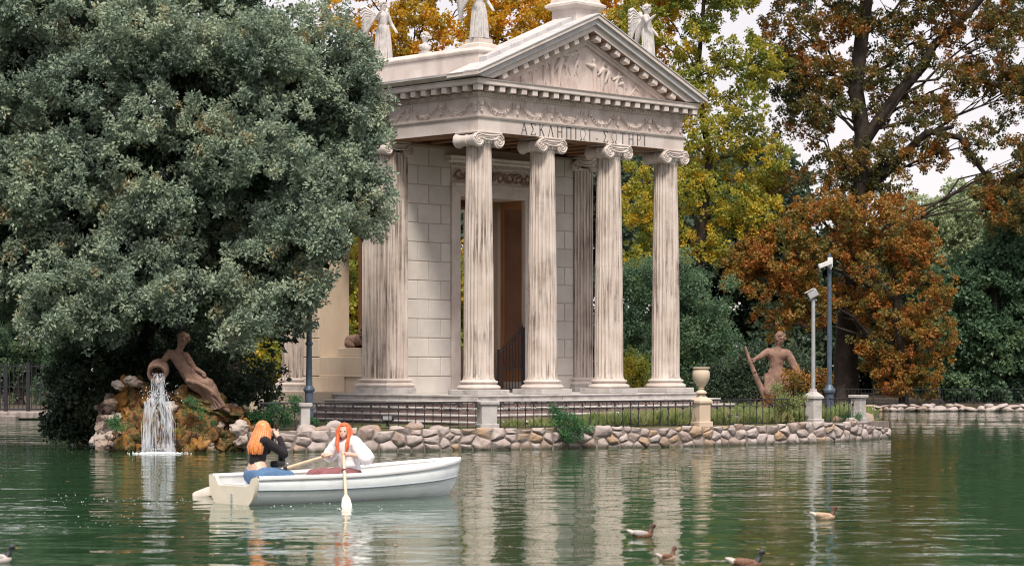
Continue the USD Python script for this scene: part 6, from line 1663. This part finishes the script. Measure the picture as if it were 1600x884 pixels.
# trees behind the island
tree('plane_tree', 'tall rust and green oak with a thick dark trunk at the upper right', 95, [(1322, 648, 22), (1322, 560, 19), (1332, 400, 16), (1344, 290, 15), (1348, 210, 13), (1337, 140, 12), (1346, 60, 11), (1362, -60, 9)],
     [(1235, 40, 48), (1275, 110, 48), (1300, 20, 50), (1390, 30, 40), (1250, 200, 48), (1310, 175, 34), (1420, 90, 38), (1395, 160, 42), (1455, 190, 45), (1500, 130, 48), (1560, 60, 60), (1592, 150, 48), (1545, 225, 40), (1500, 30, 50), (1430, 0, 50), (1340, -40, 70), (1590, 250, 40), (1285, 265, 36), (1400, 235, 32), (1575, 320, 42), (1340, 250, 40), (1300, 310, 40), (1390, 290, 36), (1360, 100, 40), (1330, 40, 40), (1460, 250, 26), (1540, 300, 28), (1270, 160, 44), (1225, 120, 40), (1215, 280, 34), (1600, 20, 60), (1640, 120, 70), (1640, 260, 60), (1480, -40, 70), (1230, -40, 60)],
     BROAD, 'leaf_oak', 38, 0.455, 0.95, 61, (.4, .8), limbs=[[(1348, 225, 10), (1385, 170, 9), (1418, 130, 9), (1444, 101, 8), (1458, 72, 7), (1509, 25, 6), (1560, -30, 4)], [(1345, 300, 10), (1382, 271, 8), (1412, 240, 6), (1444, 210, 5), (1490, 198, 3)], [(1444, 205, 4), (1500, 215, 5), (1530, 260, 4), (1560, 300, 3), (1590, 330, 2)], [(1500, 125, 3), (1540, 128, 4), (1600, 150, 3)]])
tree('copper_tree', 'dense copper-orange tree spreading behind the lamp and camera poles', 93.2, [(1412, 640, 8), (1410, 560, 7), (1400, 470, 5), (1385, 380, 4)],
     [(1330, 345, 48), (1275, 365, 60), (1390, 360, 58), (1225, 400, 58), (1175, 440, 44), (1325, 430, 62), (1435, 440, 55), (1255, 470, 48), (1395, 505, 62), (1455, 530, 46), (1400, 585, 42), (1180, 395, 40), (1145, 430, 30), (1440, 590, 34), (1430, 380, 40), (1370, 560, 30), (1210, 500, 30)],
     BROAD, 'leaf_rust', 34, 0.455, 1.1, 62, (.42, .85))
tree('plane_tree', 'yellow-green plane tree right of the temple pediment', 94, [(1092, 648, 12), (1088, 500, 10), (1095, 380, 8), (1108, 250, 6), (1090, 120, 4), (1100, 0, 3)],
     [(1000, 40, 44), (1060, 50, 48), (1110, 10, 48), (1155, 90, 44), (1085, 135, 44), (1165, 165, 46), (1110, 220, 46), (1190, 250, 42), (1065, 290, 44), (1130, 310, 48), (1185, 335, 42), (1035, 350, 40), (995, 325, 36), (1100, 385, 42), (985, 280, 30), (1000, 415, 40), (1200, 100, 36), (1040, 200, 40), (1160, -40, 60), (1050, -50, 60)],
     BROAD, 'leaf_yellowgreen', 30, 0.42, 0.9, 63, (.45, .85), limbs=[[(1088, 420, 5), (1060, 330, 4), (1040, 290, 2)], [(1095, 350, 5), (1150, 280, 4), (1180, 240, 2)]])
tree('golden_tree', 'golden-orange tree behind the temple roof at the left', 92, [(640, 640, 14), (640, 300, 9), (640, 100, 5)],
     [(545, 15, 40), (600, 60, 46), (650, 30, 50), (690, 85, 50), (565, -20, 40), (720, 20, 40), (640, 110, 40), (690, -40, 50)], BROAD, 'leaf_gold', 26, 0.43, 0.8, 64, (.55, 1.0))
tree('golden_tree', 'yellow-green tree behind the pediment between the roof statues', 96, [(860, 640, 14), (860, 300, 9), (860, 100, 5)],
     [(770, 60, 50), (820, 40, 50), (880, 50, 56), (950, 40, 52), (790, 110, 40), (1000, 90, 44), (900, -20, 60), (780, -30, 55), (1020, 10, 50), (960, 110, 40)], BROAD, 'leaf_gold', 26, 0.42, 0.8, 65, (.55, 1.0))
tree('green_tree', 'bluish green bushy tree between the last column and the urn', 74, [(1060, 640, 8), (1055, 560, 6), (1060, 500, 4)],
     [(1010, 430, 40), (1060, 430, 44), (1105, 460, 44), (1020, 490, 44), (1080, 520, 48), (1120, 540, 40), (1030, 560, 44), (1090, 590, 40), (1000, 600, 30), (960, 520, 36), (960, 440, 30)], FINE, 'leaf_green', 42, 0.36, 0.9, 66, (.7, 1.2))
tree('green_tree', 'dark green tree closing the view at the right edge', 97, [(1560, 640, 14), (1555, 500, 11), (1550, 380, 7)],
     [(1600, 360, 50), (1570, 400, 46), (1460, 450, 40), (1520, 450, 56), (1600, 430, 56), (1480, 520, 50), (1540, 530, 56), (1600, 520, 56), (1500, 590, 46), (1570, 590, 52), (1640, 480, 70), (1640, 590, 60), (1450, 580, 40)], BROAD, 'leaf_green', 30, 0.33, 0.8, 67, (.7, 1.2))
tree('pale_tree', 'pale hazy green tree far off under the open sky at the right', 109, [(1480, 620, 10), (1480, 400, 8), (1480, 330, 5)],
     [(1440, 350, 50), (1500, 330, 46), (1540, 350, 46), (1470, 390, 50), (1510, 380, 50), (1400, 380, 44), (1580, 370, 46), (1530, 400, 50)], BROAD, 'leaf_pale', 30, 0.35, 0.8, 68, (.6, 1.1))
tree('dark_pine', 'dark brownish tree behind the evergreen oak in the upper left corner', 86, [(128, 640, 11), (126, 300, 8), (110, 60, 5), (100, -60, 4)],
     [(20, 80, 46), (70, 40, 46), (110, 90, 46), (40, 0, 50), (100, -30, 50), (0, 130, 40), (-40, 40, 60)], FINE, 'leaf_olive', 42, 0.45, 0.8, 69, (.8, 1.3))
tree('dark_pine', 'dark green tree top between the evergreen oak and the golden tree', 66, [(365, 640, 10), (365, 300, 8), (370, 40, 5)],
     [(350, 20, 40), (385, 45, 36), (340, -30, 50), (300, 0, 40), (395, 5, 20), (160, 10, 40), (210, -20, 40)], FINE, 'leaf_dark', 40, 0.36, 0.9, 70, (.8, 1.3))
tree('green_tree', 'yellow-green tree seen through the open side of the temple', 98, [(520, 640, 12), (520, 500, 8), (520, 400, 5)],
     [(480, 430, 60), (560, 430, 60), (520, 500, 60), (440, 560, 50), (600, 520, 60), (540, 590, 60), (440, 480, 50), (620, 420, 60), (480, 610, 40), (700, 450, 60), (700, 560, 60), (780, 480, 60), (640, 610, 50)], BROAD, 'leaf_yellowgreen', 22, 0.36, 0.8, 71, (.7, 1.2))
tree('green_tree', 'light green tree behind the dark fence at the left edge', 93, [(30, 640, 8), (30, 560, 6), (30, 520, 4)],
     [(0, 540, 40), (50, 530, 40), (-50, 560, 50), (100, 560, 40), (20, 590, 34), (80, 610, 30)], BROAD, 'leaf_green', 26, 0.40, 0.9, 72, (.5, .9))
# far woods closing the view
rng = np.random.default_rng(91)
spec = []
for k in range(150):
    px = rng.uniform(-500, 2100)
    hi = np.interp(px, [-500, 0, 200, 400, 700, 1000, 1300, 1400, 1600, 2100], [200, 330, 250, 250, 280, 260, 330, 400, 330, 300])
    spec.append((px, rng.uniform(hi, 630), rng.uniform(50, 90), rng.uniform(0, 20)))
P = shells(lobes_px(spec, 118), 5.5, 0.25, 0.4, 91, 0.3, 1.5, 0.2)
scatter('far_woods', None, FAR, 'leaf_dark', P, rng.uniform(.9, 1.7, len(P)), None, 'dark mass of far trees closing the view behind the lake', 'woods', seed=91)
# unseen woods added on the near bank, behind and beside the viewer: they close the lake and keep the low sky off the far shore
spec = []
for k in range(70):
    a = math.radians(-190 + 200 * k / 69)
    R = rng.uniform(40, 52)
    spec.append((np.array([1.25 * R * math.cos(a), 6 + R * math.sin(a), rng.uniform(3, 8)]), np.array([4.5, 4.5, rng.uniform(4, 7)])))
P = shells(spec, 3.2, 0.25, 0.4, 95, 0.2, 1.5, 0.3)
P = P[(P[:, 1] < -4) | (np.abs(P[:, 0]) > 0.30 * P[:, 1] + 22)]
scatter('near_woods', None, FAR, 'leaf_dark', P, rng.uniform(1.2, 2.0, len(P)), None, 'unseen dark trees added on the near bank to block low sky', 'woods', seed=95)
